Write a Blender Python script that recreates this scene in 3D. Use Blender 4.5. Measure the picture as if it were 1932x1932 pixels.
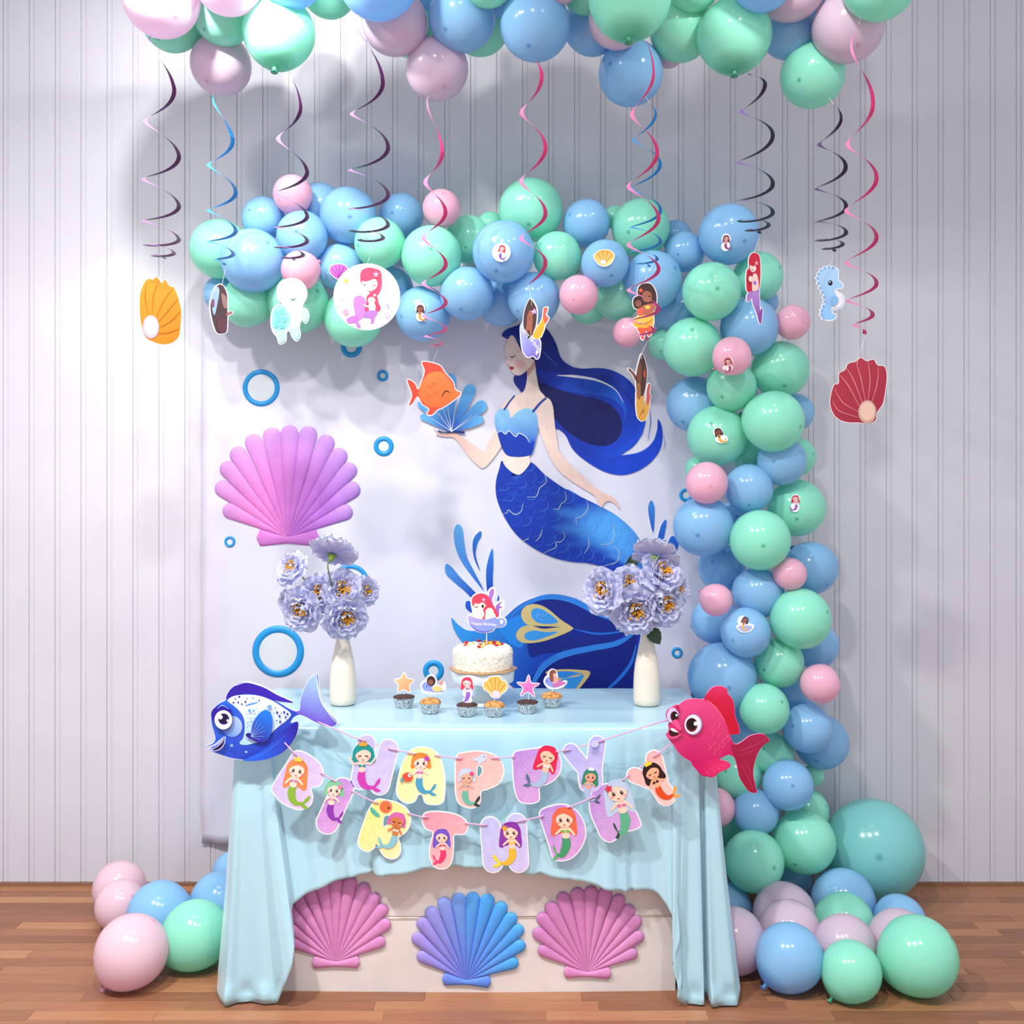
import bpy, bmesh, math, random
from mathutils import Vector, Matrix, Quaternion
R = random.Random(7)
PI = math.pi
scene = bpy.context.scene
COL = scene.collection
for o in list(bpy.data.objects): bpy.data.objects.remove(o)

# ------------------------------------------------------------------ camera, world, light, exposure
F, CH, HY = 1980.0, 1.462, 900.0          # focal length in px (1932 px frame), camera height, horizon row
cam_d = bpy.data.cameras.new('camera'); cam = bpy.data.objects.new('camera', cam_d); COL.objects.link(cam)
cam.location = (0, 0, CH); cam.rotation_euler = (PI/2, 0, 0)
cam_d.sensor_fit = 'HORIZONTAL'; cam_d.sensor_width = 36.0; cam_d.lens = 36.0*F/1932.0
cam_d.shift_y = -(966-HY)/1932.0; cam_d.clip_start = 0.05
scene.camera = cam

world = bpy.data.worlds.new('room_ambient'); scene.world = world; world.use_nodes = True
world.node_tree.nodes['Background'].inputs[0].default_value = (0.86, 0.91, 1.0, 1)
world.node_tree.nodes['Background'].inputs[1].default_value = 0.74

def lamp(name, loc, aim, watts, size, colour=(1, 0.97, 0.93), spread=2.3):
    d = bpy.data.lights.new(name, 'AREA'); d.shape = 'DISK'; d.size = size; d.energy = watts; d.color = colour; d.spread = spread
    o = bpy.data.objects.new(name, d); COL.objects.link(o); o.location = loc
    v = Vector(aim) - Vector(loc); o.rotation_euler = v.to_track_quat('-Z', 'Y').to_euler()
    return o
def down(x, y, watts, size=0.26): lamp('ceiling_lamp', (x, y, 3.52), (x, y, 0), watts, size, spread=2.6)
down(-1.50, 1.30, 72, 0.20); down(-0.30, 0.95, 46, 0.20); down(0.85, 0.95, 24, 0.20)
for x, w in ((-0.96, 6.5), (-0.69, 5.5), (-0.42, 2.0), (0.72, 1.4)): lamp('added_balloon_lamp', (x, 2.58, 2.94), (x, 2.90, 2.78), w, 0.05, spread=2.3)  # unseen lamps added close in front of the overhead balloons to whiten them
vs = scene.view_settings
vs.view_transform = 'Standard'; vs.look = 'None'; vs.gamma = 1.0; vs.use_curve_mapping = False; vs.exposure = 0.16

# ------------------------------------------------------------------ helpers
def lin(c):
    if isinstance(c, str):
        c = c.lstrip('#'); c = tuple(int(c[i:i+2], 16)/255 for i in (0, 2, 4))
    return tuple((v/12.92 if v <= 0.04045 else ((v+0.055)/1.055)**2.4) for v in c)
def W(px, py, d):
    return Vector(((px-966)*d/F, d, CH-(py-HY)*d/F))
def floor_d(py): return CH*F/(py-HY)
def zc(ox, oy, s):
    return lambda *pts: [(ox+x*s, oy+y*s) for x, y in pts]

def new_mat(name, base=(0.8, 0.8, 0.8), rough=0.5, spec=0.5, metal=0.0, **kw):
    m = bpy.data.materials.new(name); m.use_nodes = True
    b = m.node_tree.nodes['Principled BSDF']
    b.inputs['Base Color'].default_value = (*(lin(base) if isinstance(base, str) else base), 1)
    b.inputs['Roughness'].default_value = rough; b.inputs['Specular IOR Level'].default_value = spec
    b.inputs['Metallic'].default_value = metal
    for k, v in kw.items(): b.inputs[k.replace('_', ' ')].default_value = v
    return m
def nd(m, t, **kw):
    n = m.node_tree.nodes.new(t)
    for k, v in kw.items():
        if k in n.bl_rna.properties: setattr(n, k, v)
        else: n.inputs[k.replace('_', ' ')].default_value = v
    return n
def lk(m, a, b): m.node_tree.links.new(a, b)
def bsdf(m): return m.node_tree.nodes['Principled BSDF']
def ramp(m, stops):
    n = nd(m, 'ShaderNodeValToRGB'); e = n.color_ramp.elements
    while len(e) < len(stops): e.new(0.5)
    for i, (p, c) in enumerate(stops): e[i].position = p; e[i].color = (*lin(c), 1)
    return n

def attr_mat(name, rough=0.45, spec=0.4, noise=0.0, metal=0.0, scales=False):
    m = new_mat(name, rough=rough, spec=spec, metal=metal)
    a = nd(m, 'ShaderNodeAttribute'); a.attribute_name = 'Col'
    out = a.outputs['Color']
    if noise:
        tc = nd(m, 'ShaderNodeTexCoord')
        nz = nd(m, 'ShaderNodeTexNoise', Scale=55.0, Detail=3.0)
        lk(m, tc.outputs['Object'], nz.inputs['Vector'])
        mp = nd(m, 'ShaderNodeMapRange'); mp.inputs['From Min'].default_value = 0.3; mp.inputs['From Max'].default_value = 0.7
        mp.inputs['To Min'].default_value = 1-noise; mp.inputs['To Max'].default_value = 1+noise*0.8
        lk(m, nz.outputs['Fac'], mp.inputs['Value'])
        mx = nd(m, 'ShaderNodeMix', data_type='RGBA', blend_type='MULTIPLY'); mx.inputs['Factor'].default_value = 1
        lk(m, out, mx.inputs['A']); lk(m, mp.outputs['Result'], mx.inputs['B']); out = mx.outputs['Result']
    if scales:
        vo = nd(m, 'ShaderNodeTexVoronoi', Scale=75.0); vo.feature = 'DISTANCE_TO_EDGE'; vo.inputs['Randomness'].default_value = 0.12
        lk(m, tc.outputs['Object'], vo.inputs['Vector'])
        mp2 = nd(m, 'ShaderNodeMapRange'); mp2.inputs['From Max'].default_value = 0.09; mp2.inputs['To Min'].default_value = 0.28; mp2.inputs['To Max'].default_value = 0.0
        lk(m, vo.outputs['Distance'], mp2.inputs['Value'])
        mx2 = nd(m, 'ShaderNodeMix', data_type='RGBA'); mx2.inputs['B'].default_value = (0.92, 0.85, 0.95, 1)
        nm = nd(m, 'ShaderNodeTexNoise', Scale=22.0); lk(m, tc.outputs['Object'], nm.inputs['Vector'])
        mk = nd(m, 'ShaderNodeMapRange'); mk.inputs['From Min'].default_value = 0.45; mk.inputs['From Max'].default_value = 0.6; lk(m, nm.outputs['Fac'], mk.inputs['Value'])
        mu = nd(m, 'ShaderNodeMath', operation='MULTIPLY'); lk(m, mp2.outputs['Result'], mu.inputs[0]); lk(m, mk.outputs['Result'], mu.inputs[1]); lk(m, mu.outputs[0], mx2.inputs['Factor']); lk(m, out, mx2.inputs['A']); out = mx2.outputs['Result']
    lk(m, out, bsdf(m).inputs['Base Color'])
    return m
M_PRINT = attr_mat('printed_card', 0.42, 0.35)
M_WASH = attr_mat('watercolour_card', 0.45, 0.35, noise=0.10)
M_PAINT = attr_mat('painted_paper', 0.5, 0.3, noise=0.045)
M_FOIL = attr_mat('ribbon_foil', 0.32, 0.6, metal=0.15)
M_CARD = new_mat('white_card', '#f4f2f6', 0.5)

def mesh_data(name, verts, faces, mats=(), cols=None, smooth=False, fmat=None):
    me = bpy.data.meshes.new(name); me.from_pydata([tuple(v) for v in verts], [], faces)
    for m in (mats if isinstance(mats, (list, tuple)) else [mats]): me.materials.append(m)
    if fmat: me.polygons.foreach_set('material_index', fmat)
    if cols is not None:
        at = me.color_attributes.new('Col', 'FLOAT_COLOR', 'POINT')
        at.data.foreach_set('color', [x for c in cols for x in (c[0], c[1], c[2], 1.0)])
    if smooth: me.polygons.foreach_set('use_smooth', [True]*len(me.polygons))
    me.update(); return me
def obj(name, me, parent=None, loc=None, rot=None, scale=None):
    o = bpy.data.objects.new(name, me); COL.objects.link(o)
    if parent: o.parent = parent
    if loc is not None: o.location = loc
    if rot is not None:
        if isinstance(rot, Quaternion): o.rotation_mode = 'QUATERNION'; o.rotation_quaternion = rot
        else: o.rotation_euler = rot
    if scale is not None: o.scale = scale if hasattr(scale, '__len__') else (scale,)*3
    return o
def tag(o, label, cat, group=None, kind=None):
    if label: o['label'] = label
    if cat: o['category'] = cat
    if group: o['group'] = group
    if kind: o['kind'] = kind
    return o
def thing(name, label, cat, loc=(0, 0, 0), rotz=0.0, group=None):
    o = obj(name, None, loc=loc, rot=(0, 0, rotz)); o.empty_display_size = 0.03
    return tag(o, label, cat, group)

def box(v, f, lo, hi):
    b = len(v); (x0, y0, z0), (x1, y1, z1) = lo, hi
    v += [(x0,y0,z0),(x1,y0,z0),(x1,y1,z0),(x0,y1,z0),(x0,y0,z1),(x1,y0,z1),(x1,y1,z1),(x0,y1,z1)]
    f += [[b+i for i in q] for q in ((0,3,2,1),(4,5,6,7),(0,1,5,4),(1,2,6,5),(2,3,7,6),(3,0,4,7))]
def lathe(profile, seg=32):
    v, f = [], []; n = len(profile)
    for i in range(seg):
        a = 2*PI*i/seg
        for r, z in profile: v.append((r*math.cos(a), r*math.sin(a), z))
    for i in range(seg):
        j = (i+1) % seg
        for k in range(n-1): f.append([i*n+k, j*n+k, j*n+k+1, i*n+k+1])
    return v, f
def tube(pts, r, seg=6, r_end=None):
    v, f = [], []; n = len(pts); pts = [Vector(p) for p in pts]
    for i, p in enumerate(pts):
        t = (pts[min(i+1, n-1)]-pts[max(i-1, 0)]).normalized()
        a = t.cross(Vector((0, 1, 0)) if abs(t.y) < 0.9 else Vector((1, 0, 0))).normalized(); b = t.cross(a)
        rr = r if r_end is None else r+(r_end-r)*i/max(1, n-1)
        for k in range(seg):
            w = 2*PI*k/seg; v.append(p+a*math.cos(w)*rr+b*math.sin(w)*rr)
    for i in range(n-1):
        for k in range(seg):
            f.append([i*seg+k, i*seg+(k+1) % seg, (i+1)*seg+(k+1) % seg, (i+1)*seg+k])
    f.append(list(range(seg))[::-1]); f.append([(n-1)*seg+k for k in range(seg)])
    return v, f

# ---- flat artwork: outlines are digitised in photograph pixels, converted to metres at the card's own distance
def smooth(pts, n=5):
    out = []; m = len(pts)
    for i in range(m):
        p0, p1, p2, p3 = (Vector(pts[(i+k-1) % m]) for k in range(4))
        for j in range(n):
            t = j/n
            q = 0.5*((2*p1)+(p2-p0)*t+(2*p0-5*p1+4*p2-p3)*t*t+(-p0+3*p1-3*p2+p3)*t**3)
            out.append((q.x, q.y))
    return out
def open_curve(pts, n=6):
    out = []; m = len(pts)
    for i in range(m-1):
        p0, p1, p2, p3 = (Vector(pts[min(max(i+k-1, 0), m-1)]) for k in range(4))
        for j in range(n):
            t = j/n
            out.append(tuple(0.5*((2*p1)+(p2-p0)*t+(2*p0-5*p1+4*p2-p3)*t*t+(-p0+3*p1-3*p2+p3)*t**3)))
    out.append(tuple(pts[-1])); return out
def ell(cx, cy, rx, ry=None, rot=0, n=24):
    ry = ry or rx; c, s = math.cos(rot), math.sin(rot); out = []
    for i in range(n):
        a = 2*PI*i/n; x, y = rx*math.cos(a), ry*math.sin(a); out.append((cx+x*c-y*s, cy+x*s+y*c))
    return out
def stroke(pts, widths, curve=True, cap=4):
    """polygon of a line with half-width list interpolated along it, round ends"""
    if curve and len(pts) > 2: pts = open_curve(pts)
    if not hasattr(widths, '__len__'): widths = [widths, widths]
    n = len(pts); L, Rr = [], []
    def wid(i):
        t = i/(n-1)*(len(widths)-1); k = min(int(t), len(widths)-2); return widths[k]+(widths[k+1]-widths[k])*(t-k)
    for i in range(n):
        a = Vector(pts[max(i-1, 0)]); b = Vector(pts[min(i+1, n-1)]); t = (b-a).normalized(); nn = Vector((-t.y, t.x)); p = Vector(pts[i]); w = wid(i)
        L.append(p+nn*w); Rr.append(p-nn*w)
    def capp(c, frm, w):
        v = frm-Vector(c); out = []
        for k in range(1, cap):
            a = -PI*k/cap; out.append(Vector(c)+Vector((v.x*math.cos(a)-v.y*math.sin(a), v.x*math.sin(a)+v.y*math.cos(a))))
        return out
    poly = L + (capp(pts[-1], L[-1], 0) if wid(n-1) > 0.3 else []) + Rr[::-1] + (capp(pts[0], Rr[0], 0) if wid(0) > 0.3 else [])
    return [(p[0], p[1]) for p in poly]
def area2(p): return sum(p[i][0]*p[(i+1) % len(p)][1]-p[(i+1) % len(p)][0]*p[i][1] for i in range(len(p)))
def grow(p, d):
    s = 1 if area2(p) > 0 else -1; n = len(p); out = []
    for i in range(n):
        a = Vector(p[i-1]); b = Vector(p[(i+1) % n]); t = b-a
        if t.length < 1e-6: out.append(p[i]); continue
        t.normalize(); out.append((p[i][0]+t.y*d*s, p[i][1]-t.x*d*s))
    return out
def star(cx, cy, r, rot=0, inner=0.45, n=5):
    return [(cx+(r if k % 2 == 0 else r*inner)*math.sin(rot+PI*k/n), cy-(r if k % 2 == 0 else r*inner)*math.cos(rot+PI*k/n)) for k in range(2*n)]

class Art:
    """stacked flat colour shapes; colour = hex or (hex, hex, (x0,y0), (x1,y1)) for a printed blend"""
    def __init__(s): s.p = []
    def add(s, poly, col, mat=M_PRINT, same=False): s.p.append((poly, col, mat, same)); return s
    def loft(s, e1, e2, nv, colf, mat=M_PRINT):
        '''smooth blend between two outline curves of equal length; colf(u, v) gives a linear colour'''
        n = len(e1)
        for i in range(n-1):
            for j in range(nv):
                q = []
                for a, b in ((i, j), (i+1, j), (i+1, j+1), (i, j+1)):
                    t = b/nv; q.append((e1[a][0]+(e2[a][0]-e1[a][0])*t, e1[a][1]+(e2[a][1]-e1[a][1])*t, colf(a/(n-1), t)))
                s.p.append((q, None, mat, not (i == 0 and j == 0)))
        return s
    def sm(s, pts, col, mat=M_PRINT, n=5): return s.add(smooth(pts, n), col, mat)
    def line(s, pts, w, col, mat=M_PRINT): return s.add(stroke(pts, w), col, mat)
    def mesh(s, name, cx, cy, k, kx=1.0, y0=0.0, eps=0.00022):
        v, f, cols, fm, mats = [], [], [], [], []
        i = -1
        for (poly, col, mat, same) in s.p:
            if not same: i += 1
            if mat not in mats: mats.append(mat)
            b = len(v); y = y0-eps*(i+1)
            if area2(poly) > 0: poly = poly[::-1]
            for pt in poly:
                x, py = pt[0], pt[1]; v.append(((x-cx)*k*kx, y, -(py-cy)*k))
                if col is None: cols.append(pt[2])
                elif isinstance(col, str): cols.append(lin(col))
                else:
                    c0, c1, a, e = col; c0, c1 = lin(c0), lin(c1); dx, dy = e[0]-a[0], e[1]-a[1]
                    t = ((x-a[0])*dx+(py-a[1])*dy)/(dx*dx+dy*dy); t = max(0, min(1, t))
                    cols.append(tuple(c0[q]+(c1[q]-c0[q])*t for q in range(3)))
            f.append(list(range(b, len(v)))); fm.append(mats.index(mat))
        return mesh_data(name, v, f, mats, cols, fmat=fm)
def slab(polys, cx, cy, k, t, kx=1.0, mat=M_CARD, name='card', y0=0.0, col=None):
    v, f = [], []
    for i, p in enumerate(polys):
        if area2(p) > 0: p = p[::-1]
        b = len(v); n = len(p); yf = y0+i*0.00003
        for x, y in p: v.append(((x-cx)*k*kx, yf, -(y-cy)*k))
        for x, y in p: v.append(((x-cx)*k*kx, y0+t, -(y-cy)*k))
        f.append(list(range(b, b+n))); f.append(list(range(b+n, b+2*n))[::-1])
        for q in range(n): f.append([b+q, b+n+q, b+n+(q+1) % n, b+(q+1) % n])
    return mesh_data(name, v, f, mat, cols=[lin(col)]*len(v) if col else None)
def cutout(name, label, cat, d, shapes, art, border=2.0, thick=0.003, yaw=0.0, group=None, root=None, loc=None, centre=None, quat=None, card_mat=None, scale=1.0):
    """a card: white die-cut body with a printed picture on its front"""
    xs = [p[0] for s in shapes for p in s]; ys = [p[1] for s in shapes for p in s]
    cx, cy = centre or ((min(xs)+max(xs))/2, (min(ys)+max(ys))/2)
    k = d/F*scale; kx = 1/math.cos(yaw) if yaw else 1.0
    t = thing(name, label, cat, loc if loc is not None else W(cx, cy, d), yaw, group)
    if quat is not None: t.rotation_mode = 'QUATERNION'; t.rotation_quaternion = quat
    obj('card', slab([grow(s, border) for s in shapes], cx, cy, k, thick, kx, card_mat or M_CARD), t)
    if art.p: obj('printed_picture', art.mesh('printed_picture', cx, cy, k, kx), t)
    return t
def text_mesh(body, size, mat, name='lettering'):
    c = bpy.data.curves.new('txt', 'FONT'); c.body = body; c.size = size; c.align_x = 'CENTER'; c.align_y = 'CENTER'; c.resolution_u = 2
    o = bpy.data.objects.new('txt', c); COL.objects.link(o)
    dg = bpy.context.evaluated_depsgraph_get(); dg.update()
    me = bpy.data.meshes.new_from_object(o.evaluated_get(dg)); me.name = name
    bpy.data.objects.remove(o); bpy.data.curves.remove(c)
    me.materials.clear(); me.materials.append(mat); return me

MSC = 1.0
def mermaid(A, cx, cy, h, hair='#e8603a', skin='#f4cdb8', tail='#5aa850', top='#c060c0', fluke=None, rot=0.0, flip=1, eyes='open', hairlen=0.3, crown=None, flower=None, arms='down', bend=1.0, eyecol='#2a1410'):
    """small cartoon mermaid picture: long hair, round face, top, curled tail with two-lobed fluke"""
    h *= MSC; c, s = math.cos(rot), math.sin(rot)
    def T(*pts): return [(cx+(flip*x*c-y*s)*h, cy+(flip*x*s+y*c)*h) for x, y in pts]
    def P(pts, col, n=4): A.add(smooth(T(*pts), n), col)
    def E(x, y, rx, ry, col, r=0): A.add(T(*ell(x, y, rx, ry, r, 16)), col)
    def S(pts, w, col): A.add(T(*stroke(pts, w)), col)
    fluke = fluke or tail; b = bend
    y1 = -0.27+hairlen
    P([(-.02,-.49),(.13,-.46),(.22,-.34),(.24,-.2),(.26,y1-.06),(.2,y1),(.1,y1-.05),(-.1,y1-.06),(-.2,y1),(-.25,y1-.08),(-.23,-.2),(-.21,-.34),(-.13,-.46)], hair)
    P([(.19*b+.03,.40),(.30*b,.27),(.36*b,.24),(.34*b,.34),(.25*b,.42)], fluke)
    P([(.19*b+.02,.39),(.30*b,.45),(.37*b,.50),(.28*b,.52),(.18*b,.45)], fluke)
    S([(-.03,-.10),(-.035,.0),(-.03,.10),(-.04,.22),(.0,.35),(.10*b,.43),(.22*b,.41)], [.055,.05,.07,.085,.075,.05,.02], tail)
    P([(-.09,-.12),(.04,-.12),(.045,-.02),(.04,.08),(-.03,.11),(-.10,.08),(-.09,-.02)], skin)
    if arms == 'up':
        S([(-.09,-.09),(-.2,-.08),(-.3,-.22)], [.025,.02,.02], skin); S([(.04,-.09),(.16,-.08),(.26,-.2)], [.025,.02,.02], skin)
    else:
        S([(-.08,-.09),(-.15,-.02),(-.2,.05)], [.026,.022,.018], skin); S([(.04,-.09),(.12,-.02),(.17,.03)], [.026,.022,.018], skin)
    E(-.065,-.03,.035,.03,top); E(.015,-.03,.035,.03,top)
    E(0,-.26,.165,.155,skin)
    P([(-.18,-.25),(-.17,-.38),(-.08,-.46),(.05,-.46),(.15,-.40),(.185,-.25),(.13,-.33),(.03,-.37),(-.05,-.35),(-.12,-.31)], hair)
    E(-.11,-.2,.03,.02,'#f0a0a0'); E(.11,-.2,.03,.02,'#f0a0a0')
    for sx in (-1, 1):
        if eyes == 'open':
            E(sx*.07,-.25,.028,.036,eyecol); E(sx*.07-.008,-.262,.009,.011,'#ffffff')
        else: S([(sx*.07-.035,-.25),(sx*.07,-.232),(sx*.07+.035,-.25)], [.008,.01,.008], eyecol)
    S([(-.025,-.165),(0,-.155),(.025,-.165)], [.006,.008,.006], '#c04a50')
    if crown: A.add(T((-.08,-.45),(-.09,-.56),(-.04,-.5),(0,-.58),(.04,-.5),(.09,-.56),(.08,-.45)), crown)
    if flower: A.add(T(*star(.14,-.36,.08,0.2,0.5)), flower)
# ------------------------------------------------------------------ the setting
WALL_Y = 3.76
m_wall = new_mat('white_pvc_panel', '#dcdce2', 0.42, 0.4)
tc = nd(m_wall, 'ShaderNodeTexCoord'); nz = nd(m_wall, 'ShaderNodeTexNoise', Scale=1.6, Detail=4.0)
lk(m_wall, tc.outputs['Object'], nz.inputs['Vector'])
rp = ramp(m_wall, [(0.3, '#cbccd5'), (0.7, '#d5d6dd')]); lk(m_wall, nz.outputs['Fac'], rp.inputs['Fac']); lk(m_wall, rp.outputs['Color'], bsdf(m_wall).inputs['Base Color'])
m_back = new_mat('wall_backing', '#8d9098', 0.8)
v, f = [], []; box(v, f, (-2.6, WALL_Y+0.010, 0), (2.6, WALL_Y+0.08, 3.9))
wall = obj('wall_back', mesh_data('wall_back', v, f, m_back)); wall['kind'] = 'structure'
PW = 0.0931
prof = [(0.0, 0.0032), (0.0008, 0.0010), (0.0022, 0.0), (PW-0.0205, 0.0), (PW-0.0192, 0.0010), (PW-0.0186, 0.0050), (PW-0.0172, 0.0050), (PW-0.0166, 0.0016), (PW-0.0110, 0.0010), (PW-0.0030, 0.0012), (PW-0.0022, 0.0032), (PW, 0.0032)]
v, f = [], []; n = len(prof)
for z in (0.012, 3.9):
    for x, y in prof: v.append((x, y, z))
for i in range(n-1): f.append([i, i+1, n+i+1, n+i])
panel_me = mesh_data('panel', v, f, m_wall)
x0 = (5-966)*WALL_Y/F+0.019-PW
for i in range(-8, 50):
    obj('panel', panel_me, wall, (x0+i*PW, WALL_Y, 0))

m_wood = new_mat('laminate_wood', '#a5714b', 0.42, 0.4)
tc = nd(m_wood, 'ShaderNodeTexCoord'); oi = nd(m_wood, 'ShaderNodeObjectInfo')
mp = nd(m_wood, 'ShaderNodeMapping'); mp.inputs['Scale'].default_value = (2.0, 44.0, 1.0)
ad = nd(m_wood, 'ShaderNodeVectorMath', operation='ADD')
mm_ = nd(m_wood, 'ShaderNodeMath', operation='MULTIPLY'); mm_.inputs[1].default_value = 37.0
lk(m_wood, oi.outputs['Random'], mm_.inputs[0]); lk(m_wood, tc.outputs['Object'], ad.inputs[0]); lk(m_wood, mm_.outputs[0], ad.inputs[1])
lk(m_wood, ad.outputs[0], mp.inputs['Vector'])
nz = nd(m_wood, 'ShaderNodeTexNoise', Scale=3.2, Detail=5.0, Roughness=0.6, Distortion=0.6); lk(m_wood, mp.outputs['Vector'], nz.inputs['Vector'])
mxv = nd(m_wood, 'ShaderNodeMath', operation='MULTIPLY_ADD'); mxv.inputs[1].default_value = 0.5
lk(m_wood, oi.outputs['Random'], mxv.inputs[0])
sc_ = nd(m_wood, 'ShaderNodeMath', operation='MULTIPLY'); sc_.inputs[1].default_value = 0.62; lk(m_wood, nz.outputs['Fac'], sc_.inputs[0]); lk(m_wood, sc_.outputs[0], mxv.inputs[2])
rp = ramp(m_wood, [(0.16, '#6f4732'), (0.45, '#926146'), (0.68, '#a67250'), (0.92, '#b6845e')]); lk(m_wood, mxv.outputs[0], rp.inputs['Fac'])
lk(m_wood, rp.outputs['Color'], bsdf(m_wood).inputs['Base Color'])
v, f = [], []; box(v, f, (-2.6, -0.6, -0.06), (2.6, WALL_Y+0.08, -0.0015))
floor = obj('floor', mesh_data('floor', v, f, m_wood)); floor['kind'] = 'structure'
SW = 0.0520; LEN = [0.34, 0.44, 0.52, 0.62]; stave = []
for L in LEN:
    v, f = [], []; g = 0.0004
    v = [(g,g,-0.0015),(L-g,g,-0.0015),(L-g,SW-g,-0.0015),(g,SW-g,-0.0015),(g*3,g*3,0),(L-g*3,g*3,0),(L-g*3,SW-g*3,0),(g*3,SW-g*3,0)]
    f = [[4,5,6,7],[0,1,5,4],[1,2,6,5],[2,3,7,6],[3,0,4,7]]
    stave.append(mesh_data('plank', v, f, m_wood))
rr = random.Random(3)
for row in range(24):
    y = WALL_Y-SW*(row+1); hw = 0.52*y+0.25; x = -hw-rr.random()*0.5
    while x < hw:
        k = rr.randrange(4); obj('plank', stave[k], floor, (x, y, 0)); x += LEN[k]
m_trim = new_mat('brown_wood_trim', '#8a6450', 0.5)
v, f = [], []; box(v, f, (-2.6, WALL_Y-0.010, 0), (2.6, WALL_Y+0.004, 0.011))
obj('baseboard_back', mesh_data('baseboard_back', v, f, m_trim))['kind'] = 'structure'
m_ceil = new_mat('ceiling_paint', '#e6e6ea', 0.8)
v, f = [], []; box(v, f, (-2.6, -0.6, 3.9), (2.6, WALL_Y+0.08, 3.98))
obj('ceiling', mesh_data('ceiling', v, f, m_ceil))['kind'] = 'structure'

# ------------------------------------------------------------------ backdrop sheet with layered paper picture
BD = 3.742
m_sheet = new_mat('backdrop_paper', '#d2d2e1', 0.55, 0.3)
nx, ny = 60, 60; v, f = [], []
for j in range(ny+1):
    for i in range(nx+1):
        px = 380+(1420-380)*i/nx; py = 470+(1592-470)*j/ny
        p = W(px, py, BD); low = max(0, (py-1330)/260)
        p.y += 0.006*low*math.sin(px*0.045+py*0.03)+0.004*low*math.sin(px*0.11-py*0.05)
        v.append(p)
for j in range(ny):
    for i in range(nx): a = j*(nx+1)+i; f.append([a, a+1, a+nx+2, a+nx+1])
sheet = thing('mermaid_wall_hanging', 'white paper backdrop on the panelled wall with large blue mermaid picture', 'backdrop', W(880, 1030, BD))
o = obj('sheet', mesh_data('sheet', [p-W(880, 1030, BD) for p in v], f, m_sheet, smooth=True), sheet)
sol = o.modifiers.new('s', 'SOLIDIFY'); sol.thickness = 0.0015
KB = BD/F
def paper(name, shapes, art, lift=0.003, thick=0.003, label=None, parent=None, mat=None, col='#dfe0ee'):
    """one paper layer of the picture: a thin slab with its painted front, standing proud of the sheet"""
    o = obj(name, slab(shapes, 880, 1030, KB, thick, 1.0, mat or M_PAINT, name, -lift-thick, col), parent or sheet)
    obj('painted_front', art.mesh('painted_front', 880, 1030, KB, 1.0, -lift-thick, 0.00016), o)
    if label: o['label'] = label
    return o
z7 = zc(740, 600, 0.3002); z8 = zc(780, 960, 0.2899)
def G(c0, c1, a, b, z=None):
    if z: a, b = z(a)[0], z(b)[0]
    return (c0, c1, a, b)
def lin_mix(spec):
    """spec: list of (hex, weight)"""
    tw = sum(w for _, w in spec); out = [0, 0, 0]
    for h, w in spec:
        c = lin(h)
        for q in range(3): out[q] += c[q]*w/tw
    return tuple(out)
# hair
hair = smooth(z7((688,110),(720,72),(790,48),(860,18),(930,40),(985,85),(1030,165),(1060,250),(1110,295),(1180,318),(1300,316),(1380,330),(1460,370),(1520,430),(1570,520),(1590,620),(1582,690),(1552,760),(1500,820),(1424,866),(1560,842),(1630,790),(1662,715),(1668,637),(1692,680),(1697,760),(1675,840),(1620,910),(1540,962),(1450,987),(1360,975),(1280,940),(1190,880),(1130,820),(1090,740),(1050,702),(1020,690),(1010,600),(960,510),(930,440),(900,350),(870,280),(800,250),(770,180),(745,140),(715,130)))
A = Art()
A.add(hair, G('#0b1c78', '#0a3fc4', (850,300),(1560,900), z7), M_PAINT)
A.sm(z7((905,330),(1040,345),(1180,375),(1320,410),(1425,480),(1470,580),(1440,700),(1460,600),(1400,520),(1290,485),(1150,468),(1030,440),(950,390)), G('#0a2aa0','#1458cc',(930,380),(1430,560),z7), M_PAINT)
A.sm(z7((900,400),(1010,440),(1150,480),(1300,512),(1400,572),(1442,655),(1430,740),(1370,795),(1290,803),(1200,775),(1110,720),(1030,640),(950,510)), '#050f58', M_PAINT)
A.sm(z7((1100,740),(1200,800),(1310,835),(1430,815),(1530,740),(1575,620),(1570,730),(1480,830),(1390,880),(1270,880),(1170,820)), G('#0a2fa0','#0c48d0',(1110,760),(1560,700),z7), M_PAINT)
A.line(z7((1035,362),(1150,368),(1290,393),(1400,450),(1450,530)), [0.4,2.6,2.0,0.9,0.3], '#dcdce8')
A.line(z7((930,190),(985,250),(1040,300)), [0.3,0.9,0.3], '#3a6cc8')
A.line(z7((1000,345),(1200,345),(1380,400),(1500,520),(1540,640)), [0.4,1.8,2.2,1.5,0.4], '#082a92')
A.line(z7((1430,866),(1560,846),(1640,780),(1668,690)), [0.4,2.0,1.6,0.4], '#1a4fd0')
A.line(z7((1612,560),(1622,650),(1605,770)), [0.3,0.8,0.3], '#2a5ab8')
A.line(z7((1705,740),(1712,790),(1700,835)), [0.2,0.6,0.2], '#4a6ab8')
paper('mermaid_hair', [hair, smooth(z7((765,368),(800,352),(848,338),(842,400),(825,472),(790,440),(766,405)))], A.sm(z7((765,368),(800,352),(848,338),(842,400),(825,472),(790,440),(766,405)), '#0a1f86', M_PAINT), 0.002, 0.003, 'long dark blue hair swept to the right')
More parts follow.
